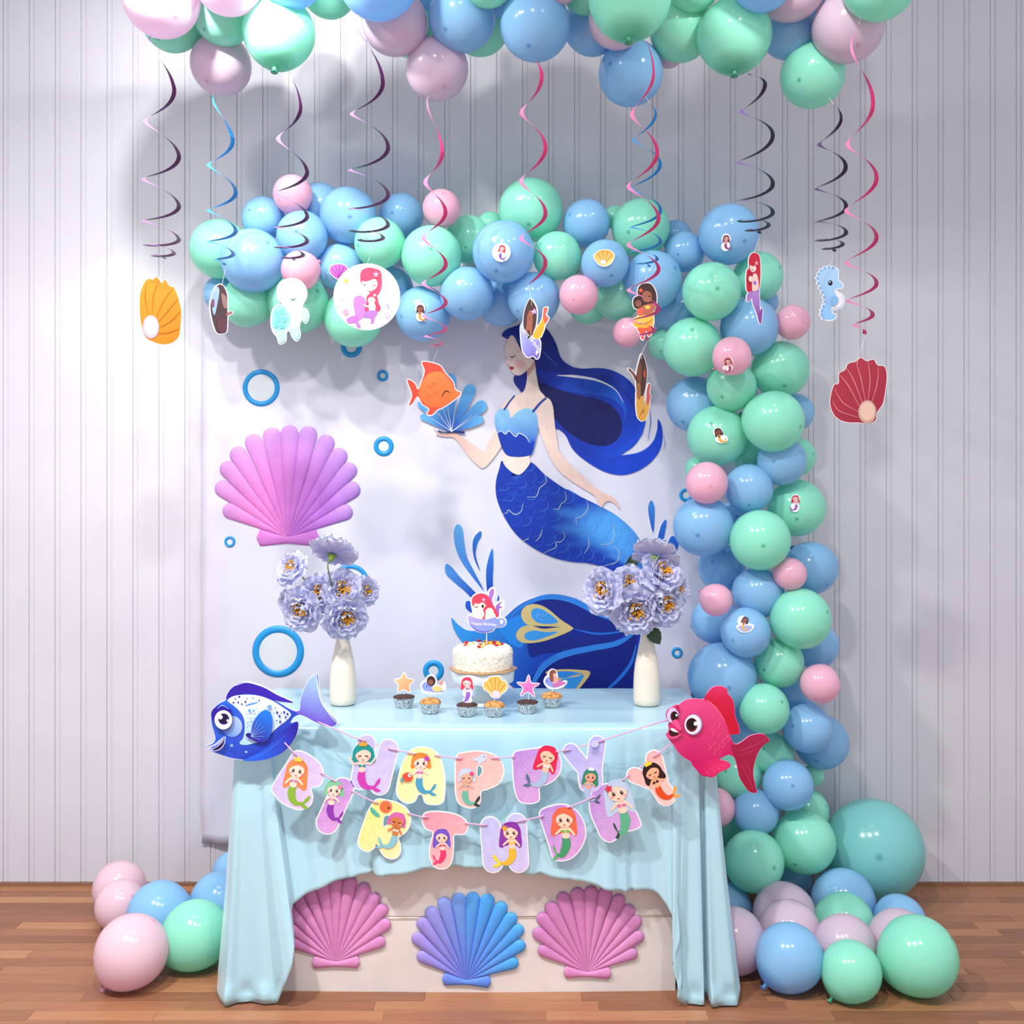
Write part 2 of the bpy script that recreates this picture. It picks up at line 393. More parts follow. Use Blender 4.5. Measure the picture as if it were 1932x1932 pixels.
# body
SK = '#ecd5cb'
torso = smooth(z7((850,320),(845,400),(822,465),(765,490),(710,525),(680,580),(660,640),(662,700),(700,800),(695,900),(740,960),(795,985),(835,955),(868,905),(862,860),(905,760),(915,700),(965,520),(925,450),(905,350),(890,270)))
armr = smooth(z7((930,495),(985,508),(1010,560),(1018,640),(1030,730),(1048,830),(1100,900),(1180,980),(1270,1060),(1330,1100),(1390,1130),(1420,1170),(1428,1202),(1400,1170),(1368,1150),(1335,1160),(1310,1190),(1290,1150),(1262,1110),(1180,1060),(1080,990),(1010,910),(960,800),(930,720),(905,620),(908,540)))
arml = smooth(z7((690,560),(655,620),(650,680),(640,720),(600,790),(575,838),(500,788),(420,738),(390,722),(320,726),(284,712),(260,695),(284,722),(278,736),(330,747),(385,752),(430,800),(480,870),(530,920),(572,943),(620,900),(665,840),(692,790),(690,700),(668,650)))
face = smooth(z7((760,108),(730,132),(712,180),(706,232),(722,252),(715,285),(734,296),(742,328),(762,352),(800,362),(842,335),(872,290),(895,260),(905,180),(860,100)))
A = Art()
A.add(arml, G('#e8c8bc', '#c8a49c', (620,780),(300,720), z7), M_PAINT); A.add(armr, G(SK, '#d9b6ac', (980,600),(1400,1150), z7), M_PAINT)
A.add(torso, SK, M_PAINT); A.add(face, '#e6cec6', M_PAINT)
A.sm(z7((848,330),(872,300),(892,268),(896,310),(870,345),(850,365)), '#c99a8c', M_PAINT)
A.add(ell(*z7((803,292))[0], 10, 8), '#e8b4b4', M_PAINT)
A.line(z7((738,240),(756,249),(778,232)), [0.4,1.0,0.4], '#30303c'); A.line(z7((790,215),(800,205)), [0.3,0.3], '#30303c')
A.sm(z7((734,312),(752,306),(766,316),(750,328)), '#b03448', M_PAINT)
bust = smooth(z7((648,610),(680,572),(730,578),(745,628),(790,588),(850,568),(903,598),(918,690),(908,740),(895,800),(868,860),(780,872),(708,850),(668,745),(646,670)))
A.add(bust, G('#8ccaf0', '#1050c0', (780,590),(780,800), z7), M_PAINT)
A.sm(z7((664,730),(690,712),(715,728),(740,708),(780,740),(805,724),(850,765),(865,790),(890,770),(880,840),(866,862),(780,873),(708,850)), '#0a35a4', M_PAINT)
A.line(z7((664,722),(685,712),(712,730),(735,710),(775,745),(800,725),(845,752),(858,780)), [0.4,0.8,0.8,0.4], '#d8e0e8')
A.line(z7((768,490),(735,530),(705,577)), [1.4,1.6], '#1a449c'); A.line(z7((965,505),(930,535),(885,588)), [1.8,2.2], '#1a449c')
paper('mermaid_body', [torso, armr, arml, face], A, 0.0045, 0.003, 'pale bare arms, face in profile and blue shell top')
fr = smooth(z7((690,112),(720,75),(790,48),(860,20),(930,40),(975,110),(960,190),(900,262),(850,240),(815,215),(790,165),(758,112),(720,122)))
paper('mermaid_fringe', [fr], Art().add(fr, G('#0c2a90','#0a1a70',(720,80),(920,230),z7), M_PAINT).line(z7((770,110),(830,190),(880,240)), [0.3,0.8,0.3], '#3a70c8').line(z7((800,90),(880,150),(920,200)), [0.3,0.7,0.3], '#2a56b4'), 0.0085, 0.002, 'blue hair parted over the forehead')
# tail
tail = smooth(z7((690,898),(740,945),(795,980),(830,955),(866,905),(960,985),(1080,1070),(1200,1130),(1310,1185),(1400,1235),(1480,1300),(1540,1370),(1582,1450),(1640,1560),(1665,1700),(1660,1850),(1630,1975),(1560,1965),(1525,1840),(1490,1720),(1430,1620),(1340,1570),(1230,1540),(1120,1530),(1000,1500),(880,1440),(780,1360),(710,1260),(665,1160),(650,1080),(658,1000),(675,940)))
A = Art().add(tail, G('#0a2192', '#0d50cc', (690,1250),(1500,1450), z7), M_PAINT)
A.sm(z7((1010,1120),(1090,1075),(1200,1132),(1310,1187),(1400,1237),(1480,1302),(1540,1375),(1480,1400),(1380,1390),(1300,1360),(1180,1330),(1080,1260),(1040,1190)), G('#1a6cd4','#58b0ec',(1060,1120),(1350,1280),z7), M_PAINT)
up = open_curve(z7((690,898),(795,982),(866,905),(960,985),(1080,1070),(1200,1130),(1310,1185),(1400,1235),(1480,1300),(1540,1370),(1582,1450),(1640,1560),(1665,1700),(1660,1850),(1630,1975)), 4)
lo_ = open_curve(z7((675,940),(655,1010),(650,1080),(665,1160),(710,1260),(780,1360),(880,1440),(1000,1500),(1120,1530),(1230,1540),(1340,1570),(1430,1620),(1490,1720),(1525,1840),(1560,1965)), 4)
def tailcol(u, v):
    w = math.exp(-((u-.56)/.17)**2)*math.exp(-((v-.22)/.36)**2)
    w += .35*math.exp(-((u-.72)/.10)**2)*math.exp(-((v-.45)/.3)**2)+.18*max(0, math.sin(u*34+v*5)*math.sin(v*13+u*9))
    return lin_mix([('#08188a', max(.05, 1-w)), ('#1458d4', .35+.4*w), ('#5cb4f0', max(0, w-.25)*2.2)])
A.loft(up, lo_, 14, tailcol, M_PAINT)
for iu in range(8, 44, 3):
    for jv in range(1, 9):
        q = iu+(1.5 if jv % 2 else 0); i0 = int(q); v_ = jv/9; e1, e2 = up[i0], lo_[i0]; n1, n2 = up[i0+1], lo_[i0+1]
        x_, y_ = e1[0]+(e2[0]-e1[0])*v_, e1[1]+(e2[1]-e1[1])*v_; x2, y2 = n1[0]+(n2[0]-n1[0])*v_, n1[1]+(n2[1]-n1[1])*v_
        an = math.atan2(y2-y_, x2-x_); wd = math.hypot(e2[0]-e1[0], e2[1]-e1[1])/9
        arc = [(x_+wd*.8*math.cos(an+a_)*1.1, y_+wd*.8*math.sin(an+a_)) for a_ in (-1.35, -.9, -.45, 0, .45, .9, 1.35)]
        A.add(stroke(arc, [.15, .4, .15], False, 1), '#2c68cc' if (iu+jv) % 3 else '#4a90dc', M_PAINT, not (iu == 8 and jv == 1))
for pts in (((960,985),(968,1030),(925,1070),(905,1120),(845,1125)),((690,1232),(720,1225),(730,1205),(770,1235),(810,1215),(822,1165)),((1085,1085),(1092,1140),(1060,1170),(1045,1200),(1010,1200)),((1225,1150),(1228,1200),(1190,1245),(1155,1260),(1160,1300)),((1385,1300),(1392,1370),(1370,1415),(1310,1425)),((1070,1340),(1085,1370),(1060,1405),(1030,1408),(1028,1440),(985,1460),(945,1480)),((1230,1385),(1235,1430),(1205,1480)),((1395,1435),(1425,1475),(1410,1530),(1370,1545),(1320,1560)),((820,1400),(850,1388),(858,1380)),((900,1405),(930,1370),(940,1330))):
    A.line(z7(*pts), [0.25,0.6,0.6,0.25], '#b9c4b8')
paper('mermaid_tail', [tail], A, 0.003, 0.003, 'bright blue scaled tail with thin gold scale lines')
fl = smooth(z8((1478,780),(1380,742),(1250,690),(1100,612),(980,570),(900,560),(780,580),(680,630),(600,700),(520,765),(430,790),(350,788),(290,750),(248,708),(265,785),(310,855),(380,920),(470,970),(550,1010),(590,1090),(640,1150),(700,1180),(900,1230),(1300,1240),(1432,1220),(1450,1000),(1540,850),(1540,800)))
A = Art().add(fl, G('#2f92dc', '#0a2ba8', (300,780),(860,900), z8), M_PAINT)
A.sm(z8((1440,770),(1300,730),(1150,660),(1000,600),(900,590),(790,610),(760,700),(740,820),(760,960),(860,940),(1060,920),(1260,880),(1400,800)), '#08207e', M_PAINT)
A.sm(z8((1450,800),(1400,830),(1240,900),(1060,940),(900,975),(790,1060),(760,1170),(900,1220),(1300,1230),(1430,1210),(1448,1000)), '#071a78', M_PAINT)
A.sm(z8((560,760),(700,690),(760,720),(740,820),(700,900),(640,880),(600,840)), '#2080d8', M_PAINT)
A.line(z8((1470,770),(1350,735),(1200,680),(1060,605),(930,572),(820,580),(720,625),(640,690)), [1,2.5,4.5,5.5,5,4,2.5,1], '#2a7cd6', M_PAINT)
A.line(z8((1420,780),(1300,805),(1180,810),(1040,780)), [0.8,1.8,2.2,0.5], '#1c62c8', M_PAINT)
A.line(z8((1460,790),(1330,870),(1160,905),(980,945),(860,1010),(800,1090),(770,1160)), [1,5,5.5,6,6,5,3], '#2a78d2', M_PAINT)
A.line(z8((1448,880),(1420,990),(1350,1090),(1270,1165)), [0.8,3,3.4,2.5], '#1f66cc', M_PAINT)
for drop, inner in ((((1040,778),(960,720),(860,640),(780,618),(720,640),(700,690),(730,745),(800,760),(920,765)),((940,735),(860,665),(800,645),(768,665),(775,710),(830,745))),(((1036,782),(940,770),(840,778),(760,755),(700,770),(668,815),(690,860),(760,872),(880,850)),((940,800),(860,800),(780,790),(728,810),(730,845),(800,852)))):
    A.sm(z8(*drop), '#c9b47a', M_PAINT); A.sm(z8(*inner), '#3490da', M_PAINT)
A.sm(z8((860,1060),(950,1042),(1080,1045),(1150,1062),(1110,1130),(1060,1180),(1000,1190),(920,1120)), '#c4ae78', M_PAINT); A.sm(z8((920,1062),(1010,1055),(1100,1068),(1040,1082),(960,1100)), '#2a80d0', M_PAINT); A.sm(z8((960,1110),(1060,1090),(1110,1080),(1050,1170),(1000,1180)), '#2f8ad6', M_PAINT)
A.line(z8((1050,1068),(1150,1062)), [0.5,0.5], '#c4ae78')
for k in range(14): A.add(ell(*z8((800+R.random()*70, 680+R.random()*45))[0], 0.8, 0.8, 0, 6), '#a8d0f0', M_PAINT)
paper('mermaid_fluke', [fl], A, 0.003, 0.003, 'wide dark blue tail fin with pale edges and gold drops')
# shell in her hand
A = Art(); sh = []
base = z7((375,715))[0]
for tip, w in (((185,545),26),((195,622),20),((250,480),34),((370,385),36),((490,455),42),((560,555),40),((548,640),30),((300,420),34)):
    tx, ty = z7(tip)[0]; p = stroke([base, (base[0]+(tx-base[0])*.6, base[1]+(ty-base[1])*.6), (tx, ty)], [1.5, w*.24, w*.28], False)
    sh.append(p); A.add(p, ('#0a2f9c', '#5eaee6', base, (tx, ty)), M_PAINT)
hs = smooth(z7((290,706),(330,718),(380,712),(430,712),(456,715),(448,727),(400,722),(330,724),(296,718))); sh.append(hs); A.add(hs, '#08206e', M_PAINT)
for e in ((215,610),(275,575),(315,560),(350,560),(405,520),(500,615),(535,610)): A.line([base]+z7(e), [0.6, 0.3], '#c8d4e4')
paper('hand_shell', sh, A, 0.008, 0.003, 'blue fan shell on the open palm')
# leaves
for z, pts, c0, c1 in ((z7,((410,1295),(440,1320),(452,1400),(470,1500),(520,1600),(575,1710),(500,1620),(430,1520),(395,1430),(388,1340)),'#5aa2dc','#1a5cc4'),
    (z7,((555,1338),(560,1370),(535,1420),(525,1490),(552,1587),(515,1510),(505,1420),(520,1370)),'#2a6cc4','#1a4aa8'),
    (z7,((630,1448),(636,1540),(632,1640),(632,1740),(600,1740),(590,1600),(605,1510)),'#2a78d4','#0a34a8'),
    (z7,((345,1543),(380,1570),(430,1630),(500,1700),(555,1760),(520,1775),(450,1710),(390,1660),(340,1610),(332,1565)),'#4a90d8','#0a3cb0'),
    (z8,((345,600),(375,605),(400,640),(400,690),(370,670),(340,640)),'#1a5cc4','#0a3cb0'),(z8,((552,560),(558,590),(556,630),(545,600)),'#1a4cb0','#0a2c90'),
    (z7,((1625,1145),(1645,1180),(1647,1260),(1638,1347),(1615,1260),(1607,1190)),'#3a86d8','#1a50b8'),(z7,((1718,1266),(1720,1310),(1690,1440),(1665,1440),(1670,1370),(1690,1300)),'#2a6cd0','#1a4cb0'),
    (z7,((1760,1368),(1797,1405),(1785,1460),(1740,1495),(1712,1465),(1730,1410)),'#1f66c8','#1450b8'),(z7,((1795,1535),(1812,1570),(1798,1622),(1772,1595)),'#2a74d0','#1450b8'),
    (lambda *p: list(p),((1304,1306),(1312,1322),(1326,1336),(1345,1340),(1340,1300)),'#1450a8','#0a3c90')):
    pp = smooth(z(*pts)); paper('seaweed_leaf', [pp], Art().add(pp, (c0, c1, pp[0], pp[len(pp)//2]), M_PAINT), 0.0015, 0.003)
# bubbles
m_ring = new_mat('blue_ring', '#1490d4', 0.4); m_disc = new_mat('bubble_disc', '#cfd6de', 0.5)
for cx, cy, ro, ri in ((493,732,35,25),(722,709,11,5),(724,842,19,9.5),(434,1022,10.5,5.5),(661,1100,36,27),(525,1229,49,35),(818,1265,20,9),(1277,1231,10.5,5),(1294,934,13,6.5),(663,655,20,10)):
    ro *= KB; ri *= KB; h = 0.006
    v, f = lathe([(ri, -0.0005), (ri+(ro-ri)*.15, h*.7), (ri+(ro-ri)*.5, h), (ri+(ro-ri)*.85, h*.7), (ro, 0.0), (ro, -0.0005)], 48)
    ring = obj('bubble_ring', mesh_data('bubble_ring', v, f, m_ring, smooth=True), sheet, W(cx, cy, BD)-W(880, 1030, BD)+Vector((0, -0.0018, 0)), (PI/2, 0, 0))
    v, f = lathe([(0, 0.001), (ri*1.02, 0.001), (ri*1.02, 0)], 40); obj('bubble_middle', mesh_data('bubble_middle', v, f, m_disc), ring)

# ---- fan shell of separate ribs
TIPS = [(225,1352),(160,1140),(212,955),(312,818),(460,700),(635,640),(805,620),(985,630),(1155,710),(1282,832),(1378,968),(1414,1152),(1350,1365)]
def fan_shell(root, k, colf, thick=0.010, lift=0.0):
    """ribs with rounded backs fanning from the hinge; k metres per zoomed photo pixel"""
    n = len(TIPS); order = sorted(range(n), key=lambda i: -abs(i-6))
    for i in order:
        tx, ty = (TIPS[i][0]-790)*k, -(TIPS[i][1]-1612)*k; L = math.hypot(tx, ty); ax, ay = tx/L, ty/L; nx_, ny_ = ay, -ax
        wt = (86-1.6*abs(i-6))*k; v, f, cols = [], [], []; rows = 16; seg = 8
        L += wt*0.35
        for r in range(rows+1):
            s = r/rows; s = 1-(1-s)**1.6; d = 0.02*L+s*(L*0.98)
            w = wt*(0.05+0.95*min(1, (d/L)/0.90)); e = (d-(L-wt))/wt
            if e > 0: w *= math.sqrt(max(0.0, 1-min(1, e)**2))*0.98+0.02
            for q in range(seg+1):
                a = PI*q/seg; off = math.cos(a); hh = math.sin(a)
                y = -lift-0.0005-(thick*(0.35+0.65*min(1, w/wt*1.1)))*hh - (0.0006 if i % 2 else 0)
                x_ = ax*d+nx_*w*off; z_ = ay*d+ny_*w*off; v.append((x_, y, z_)); cols.append(lin_mix(colf(tx/(620*k), s, off)))
        for r in range(rows):
            for q in range(seg): a = r*(seg+1)+q; f.append([a, a+1, a+seg+2, a+seg+1])
        obj('rib', mesh_data('rib', v, f, M_PAINT, cols, smooth=True), root)
    v, f, cols = [], [], []; rows = 20; seg = 8
    for r in range(rows+1):
        s = -1+2*r/rows; x = s*283*k; hgt = (34+52*abs(s)**1.2)*k; e = (abs(s)-0.86)/0.14
        if e > 0: hgt *= math.sqrt(max(0.0, 1-e*e))*0.97+0.03
        zc_ = (-30+40*abs(s)**1.4)*k*0.55-6*k
        for q in range(seg+1):
            a = PI*q/seg; v.append((x, -lift-0.0003-thick*0.9*math.sin(a), zc_+hgt*math.cos(a))); cols.append(lin_mix(colf(s*0.4, 0.25, -math.cos(a))))
    for r in range(rows):
        for q in range(seg): a = r*(seg+1)+q; f.append([a, a+1, a+seg+2, a+seg+1])
    obj('hinge', mesh_data('hinge', v, f, M_PAINT, cols, smooth=True), root)
big = obj('printed_shell', None, sheet, W(380+790*.2070, 680+1612*.2070, BD)-W(880, 1030, BD)); big['label'] = 'large fan shell in pink and violet'
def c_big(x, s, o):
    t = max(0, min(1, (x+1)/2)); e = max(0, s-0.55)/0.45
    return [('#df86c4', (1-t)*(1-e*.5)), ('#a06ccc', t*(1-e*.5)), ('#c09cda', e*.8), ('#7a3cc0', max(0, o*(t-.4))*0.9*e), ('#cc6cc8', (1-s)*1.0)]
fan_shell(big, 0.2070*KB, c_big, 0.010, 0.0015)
# ------------------------------------------------------------------ balloons
def balloon_mat(name, col, deep, rough=0.17):
    """latex: slightly see-through rubber, deeper where the skin stays thick at the tip and the neck"""
    m = new_mat(name, col, rough, 0.5)
    tc = nd(m, 'ShaderNodeTexCoord'); sp = nd(m, 'ShaderNodeSeparateXYZ'); lk(m, tc.outputs['Object'], sp.inputs[0])
    a = nd(m, 'ShaderNodeMapRange'); a.inputs['From Min'].default_value = 0.9925; a.inputs['From Max'].default_value = 0.9995
    lk(m, sp.outputs['Z'], a.inputs['Value'])
    b = nd(m, 'ShaderNodeMapRange'); b.inputs['From Min'].default_value = -0.80; b.inputs['From Max'].default_value = -1.12
    lk(m, sp.outputs['Z'], b.inputs['Value'])
    mxx = nd(m, 'ShaderNodeMath', operation='MAXIMUM'); lk(m, a.outputs[0], mxx.inputs[0]); lk(m, b.outputs[0], mxx.inputs[1])
    sc2 = nd(m, 'ShaderNodeMath', operation='MULTIPLY'); sc2.inputs[1].default_value = 0.75; lk(m, mxx.outputs[0], sc2.inputs[0])
    mx = nd(m, 'ShaderNodeMix', data_type='RGBA'); mx.inputs['A'].default_value = (*lin(col), 1); mx.inputs['B'].default_value = (*lin(deep), 1)
    lk(m, sc2.outputs[0], mx.inputs['Factor']); lk(m, mx.outputs['Result'], bsdf(m).inputs['Base Color'])
    tr = nd(m, 'ShaderNodeBsdfTranslucent'); lk(m, mx.outputs['Result'], tr.inputs['Color'])
    sh = nd(m, 'ShaderNodeMixShader'); sh.inputs[0].default_value = 0.30
    lk(m, bsdf(m).outputs[0], sh.inputs[1]); lk(m, tr.outputs[0], sh.inputs[2])
    lk(m, sh.outputs[0], m.node_tree.nodes['Material Output'].inputs['Surface'])
    return m
BC = {'M': ('mint green', balloon_mat('mint_latex', '#9ff4d9', '#1f9a72')), 'B': ('sky blue', balloon_mat('sky_blue_latex', '#98cff7', '#2f7fca')),
      'P': ('baby pink', balloon_mat('baby_pink_latex', '#fbc4da', '#e88aae')), 'L': ('pale lilac', balloon_mat('pale_lilac_latex', '#e6cfe2', '#e08cb4')),
      'K': ('pale pink', balloon_mat('pale_pink_latex', '#f3d3e0', '#e88ab0')), 'T': ('turquoise', balloon_mat('turquoise_latex', '#90dcda', '#3a9a9a'))}
prof = [(0.0, 1.0)]
for i in range(1, 21):
    a = PI*i/22; r = math.sin(a); z = math.cos(a)
    if z < 0: z *= 1+0.09*(-z)**2; r *= 1-0.05*(-z)**1.5
    prof.append((r, z))
prof += [(0.085, -1.092), (0.05, -1.11), (0.0, -1.112)]
bv, bf = lathe(prof, 40)
kv, kf = lathe([(0.0, -1.07), (0.055, -1.09), (0.05, -1.125), (0.075, -1.145), (0.045, -1.165), (0.055, -1.20), (0.10, -1.25), (0.105, -1.262), (0.085, -1.258), (0.0, -1.20)], 14)
BM = {}
for k, (nm, m) in BC.items():
    BM[k] = (mesh_data(k+'_balloon', bv, bf, m, smooth=True), mesh_data(k+'_knot', kv, kf, m, smooth=True))
BALLOONS = []
def balloon(c, px, py, r, d, section, axis, k=1):
    """axis = direction of the tip (opposite the neck)"""
    loc = W(px, py, d); rad = r*d/F; q = Vector(axis).normalized().to_track_quat('Z', 'Y')
    s = 1+R.uniform(-.02, .01); o = obj('balloon', BM[c][0], None, loc, q, (rad/math.sqrt(s), rad/math.sqrt(s), rad*s*0.99))
    obj('knot', BM[c][1], o); BALLOONS.append(dict(o=o, c=c, x=px, y=py, r=r, d=d, sec=section, rad=rad, k=k)); return o
def settle(lst, section, base, lo, hi, axisf, squash=0.80):
    """place balloons back to front so that neighbours press against each other without one hiding the wrong one"""
    done = []
    for c, x, y, r, k in sorted(lst, key=lambda t: t[4]):
        d = base-0.07*k
        for _ in range(3):
            p = W(x, y, d); rad = r*d/F
            for q, qr, qk in done:
                dx, dz = p.x-q.x, p.z-q.z; need = (squash*(rad+qr))**2-dx*dx-dz*dz
                if need > 0 and k >= qk:
                    d = min(d, q.y-math.sqrt(need)) if k > qk else d
        d = max(lo, min(hi, d)); p = W(x, y, d); done.append((p, r*d/F, k)); balloon(c, x, y, r, d, section, axisf(x, y), k)

ARCH = [('M',414,470,56,1),('B',477,492,60,2),('B',497,412,41,1),('P',552,367,37,2),('B',602,395,50,0),('B',570,446,48,2),('B',657,407,54,1),('M',716,459,48,2),('B',757,407,42,0),('P',567,510,37,3),
 ('B',641,504,44,1),('M',466,570,48,1),('M',562,570,58,1),('B',420,555,36,0),('M',667,600,55,1),('B',735,548,46,0),('P',833,393,36,2),('M',814,483,57,2),('M',885,452,46,0),('M',925,425,26,0),('M',1001,396,60,1),
 ('B',950,475,59,3),('M',1051,483,46,2),('B',1106,421,45,1),('M',1160,410,22,0),('M',1209,430,55,1),('B',1141,497,45,3),('B',1232,528,55,2),('P',1092,556,37,3),('B',881,554,51,2),('B',945,568,48,0),('B',1007,563,50,2),
 ('B',798,592,52,1),('M',1165,560,45,1),('M',1110,575,37,0),('P',1184,627,28,2),('B',1292,475,38,1),('B',1275,445,30,0)]
RIGHT = [('B',1375,442,57,2),('M',1342,550,55,3),('M',1430,522,47,1),('B',1414,617,55,2),('P',1495,608,33,2),('B',1282,590,48,0),('B',1440,570,28,0),('M',1253,650,30,0),('M',1306,655,56,2),('P',1381,672,37,4),
 ('M',1472,697,54,1),('M',1380,729,47,2),('B',1310,763,53,0),('B',1500,778,36,0),('M',1353,822,57,1),('M',1459,795,58,3),('M',1415,858,36,0),('B',1475,870,46,2),('M',1503,862,36,0),('M',1317,885,25,0),('P',1333,911,40,3),
 ('B',1413,921,46,2),('M',1503,958,54,1),('B',1327,993,57,2),('B',1380,985,38,0),('M',1434,1019,57,3),('B',1531,1072,50,1),('P',1491,1083,31,3),('B',1362,1072,45,0),('B',1431,1118,48,2),('P',1351,1132,31,3),('M',1511,1167,57,3),
 ('B',1350,1170,46,0),('B',1407,1193,47,3),('B',1538,1218,44,0),('B',1362,1277,65,2),('M',1470,1250,47,2),('P',1547,1290,37,3),('B',1495,1312,45,0),('M',1442,1337,47,3),('B',1524,1374,46,2),('B',1550,1400,51,0),('B',1400,1385,48,0),
 ('M',1458,1423,40,1),('M',1392,1460,46,1),('B',1487,1481,47,2),('P',1350,1523,37,2),('M',1523,1530,41,0),('B',1426,1533,43,2),('M',1372,1562,30,0),('M',1535,1462,20,0),('M',1422,1625,57,3),('M',1517,1588,59,2),('B',1490,1665,42,0),('B',1385,1620,38,0)]
FLOORB = [('T',1648,1602,92),('B',1372,1712,46),('B',1591,1700,59),('L',1480,1725,59),('L',1490,1757,58),('M',1593,1740,55),('L',1382,1775,62),('B',1490,1806,63),('L',1594,1785,58),('M',1606,1832,56),('B',1698,1738,49),('L',1697,1775,58),('M',1732,1803,73),
 ('K',225,1675,49),('K',227,1708,47),('B',300,1725,61),('B',415,1702,57),('B',436,1642,34),('K',248,1795,68),('M',368,1764,64)]
CEIL = [('L',304,-3,72,3),('M',325,40,57,1),('M',420,30,55,2),('L',430,-40,67,3),('B',405,62,50,0),('B',470,10,34,0),('L',417,122,57,1),('M',526,62,68,3),('B',550,-50,63,4),('M',620,-20,53,1),('B',712,-43,78,3),('L',745,42,62,1),('M',775,58,49,0),
 ('B',872,32,64,2),('L',824,130,59,1),('M',905,46,58,0),('M',920,-40,52,3),('B',940,0,30,1),('B',1010,48,66,3),('B',1118,48,56,1),('M',1105,-20,46,2),('L',1060,-30,36,4),('B',805,-4,42,0),('M',1188,-3,78,4),('L',1165,36,55,2),('B',1190,138,61,1),
 ('M',1285,55,60,1),('M',1310,-30,50,2),('L',1262,100,28,0),('M',1385,68,70,3),('B',1440,-40,60,4),('L',1492,-30,68,3),('B',1487,60,51,1),('B',1552,0,42,0),('L',1600,50,67,2),('M',1533,142,60,1),('M',1660,-35,71,3),('L',1330,10,28,0)]
def ax_arch(x, y): return (R.uniform(-1.3, 1.3), -1.0, R.uniform(-1.2, .8))
def ax_ceil(x, y): return (R.uniform(-1, 1), -0.8, R.uniform(-1.3, .25))
settle(ARCH, 'arch', 3.60, 3.36, 3.62, ax_arch)
settle(RIGHT, 'right', 3.58, 3.28, 3.60, ax_arch)
settle(CEIL, 'ceil', 3.22, 2.84, 3.26, ax_ceil, 0.85)
for c, x, y, r in FLOORB:
    d = floor_d(y+r)
    if c == 'T': d = 3.555
    if (x, y) == (436, 1642): d = 3.55
    balloon(c, x, y, r, d, 'floor_left' if x < 900 else 'floor_right', (R.uniform(-.8, .8), R.uniform(-1, .4), R.uniform(-.2, .8)))
# neck-down balloons that carry a swirl string
for b in BALLOONS:
    if b['sec'] == 'ceil' and (b['x'], b['y']) in ((526,62),(1188,-3),(1385,68)):
        b['o'].rotation_quaternion = Vector((0.05, 0.25, 1)).normalized().to_track_quat('Z', 'Y')
    if (b['x'], b['y']) == (368, 1764): b['o'].rotation_quaternion = Vector((0.75, 0.35, 0.55)).normalized().to_track_quat('Z', 'Y')

ORD = ['first','second','third','fourth','fifth','sixth','seventh','eighth','ninth','tenth','eleventh','twelfth','thirteenth','fourteenth','fifteenth','sixteenth','seventeenth','eighteenth','nineteenth','twentieth','twenty-first','twenty-second','twenty-third','twenty-fourth','twenty-fifth','twenty-sixth','twenty-seventh','twenty-eighth']
SECT = {'arch': ('in the garland above the backdrop', 'x', 'from the left', 'balloons of the garland above the backdrop'), 'right': ('in the upright garland', 'y', 'from the top', 'balloons of the upright garland at the right'),
        'ceil': ('in the hanging cluster overhead', 'x', 'from the left', 'balloons of the cluster overhead'), 'floor_left': ('on the floor left of the table', 'x', 'from the left', 'balloons on the floor left of the table'),
        'floor_right': ('on the floor right of the table', 'x', 'from the left', 'balloons on the floor right of the table')}
for sec, (where, key, frm, grp) in SECT.items():
    for c in BC:
        mine = sorted([b for b in BALLOONS if b['sec'] == sec and b['c'] == c], key=lambda b: b[key])
        nm = BC[c][0]
        for i, b in enumerate(mine):
            size = 'small ' if b['r'] < 34 else 'huge ' if b['r'] > 85 else 'big ' if b['r'] > 62 else ''
            cnt = '' if len(mine) == 1 else ', %s such %s' % (ORD[i], frm)
            tag(b['o'], '%s%s balloon %s%s' % (size, nm, where, cnt), 'balloon', grp)
def on_balloon(px, py):
    """front-most balloon surface under a photo pixel: point, outward normal, distance"""
    o = Vector((0, 0, CH)); dv = (W(px, py, 3.0)-o).normalized(); best = None
    for b in BALLOONS:
        c = b['o'].location-o; t = c.dot(dv); m2 = c.dot(c)-t*t
        if m2 < b['rad']**2:
            tt = t-math.sqrt(b['rad']**2-m2)
            if best is None or tt < best[0]: best = (tt, b)
    p = o+dv*best[0]; n = (p-best[1]['o'].location).normalized(); return p, n, best[1]
STRI = []
def sticker(label, px, py, shapes, art, border=1.2):
    p, n, b = on_balloon(px, py)
    n = (n+Vector((0, -0.6, 0))).normalized()
    q = n.to_track_quat('-Y', 'Z')
    return cutout('sticker', label, 'sticker', p.y, shapes, art, border, 0.0006, loc=p+n*0.0018, centre=(px, py), quat=q, group='picture stickers on the balloons')
# stickers
A = Art().add(ell(946,476,16.5), '#f6f2f8'); mermaid(A, 946, 476, 27, '#c8344a', '#f4cfc0', '#7a50b8', '#9a60c8', rot=.2); sticker('round white sticker with red-haired mermaid on a blue balloon', 946, 476, [ell(946,476,16.5)], A)
p = smooth([(1121,484),(1130,474),(1146,472),(1158,480),(1156,492),(1148,500),(1138,502),(1128,497)])
A = Art().add(p, ('#d8a040', '#f0d080', (1139,472), (1139,500)))
for e in ((1128,479),(1137,474),(1147,475),(1154,482)): A.line([(1140,498), e], [.4, .7], '#b88028')
A.add(ell(1138,495,5,4.4), '#e4dce8'); sticker('golden open shell sticker with pearl on a blue balloon', 1139, 488, [p], A)
A = Art(); mermaid(A, 1370, 457, 27, '#7a4060', '#e0b0a8', '#8a3a78', '#b868a8', rot=.0); sticker('brown-haired mermaid sticker on the top blue corner balloon', 1370, 457, [ell(1370,451,7.5,9), ell(1369,464,7,8)], A)
A = Art(); mermaid(A, 793, 590, 30, '#4a3038', '#8a5040', '#d89030', '#d08a30'); sticker('brown-skinned mermaid sticker with golden tail below the garland', 793, 590, [ell(793,582,8,9), ell(793,597,7,8)], A)
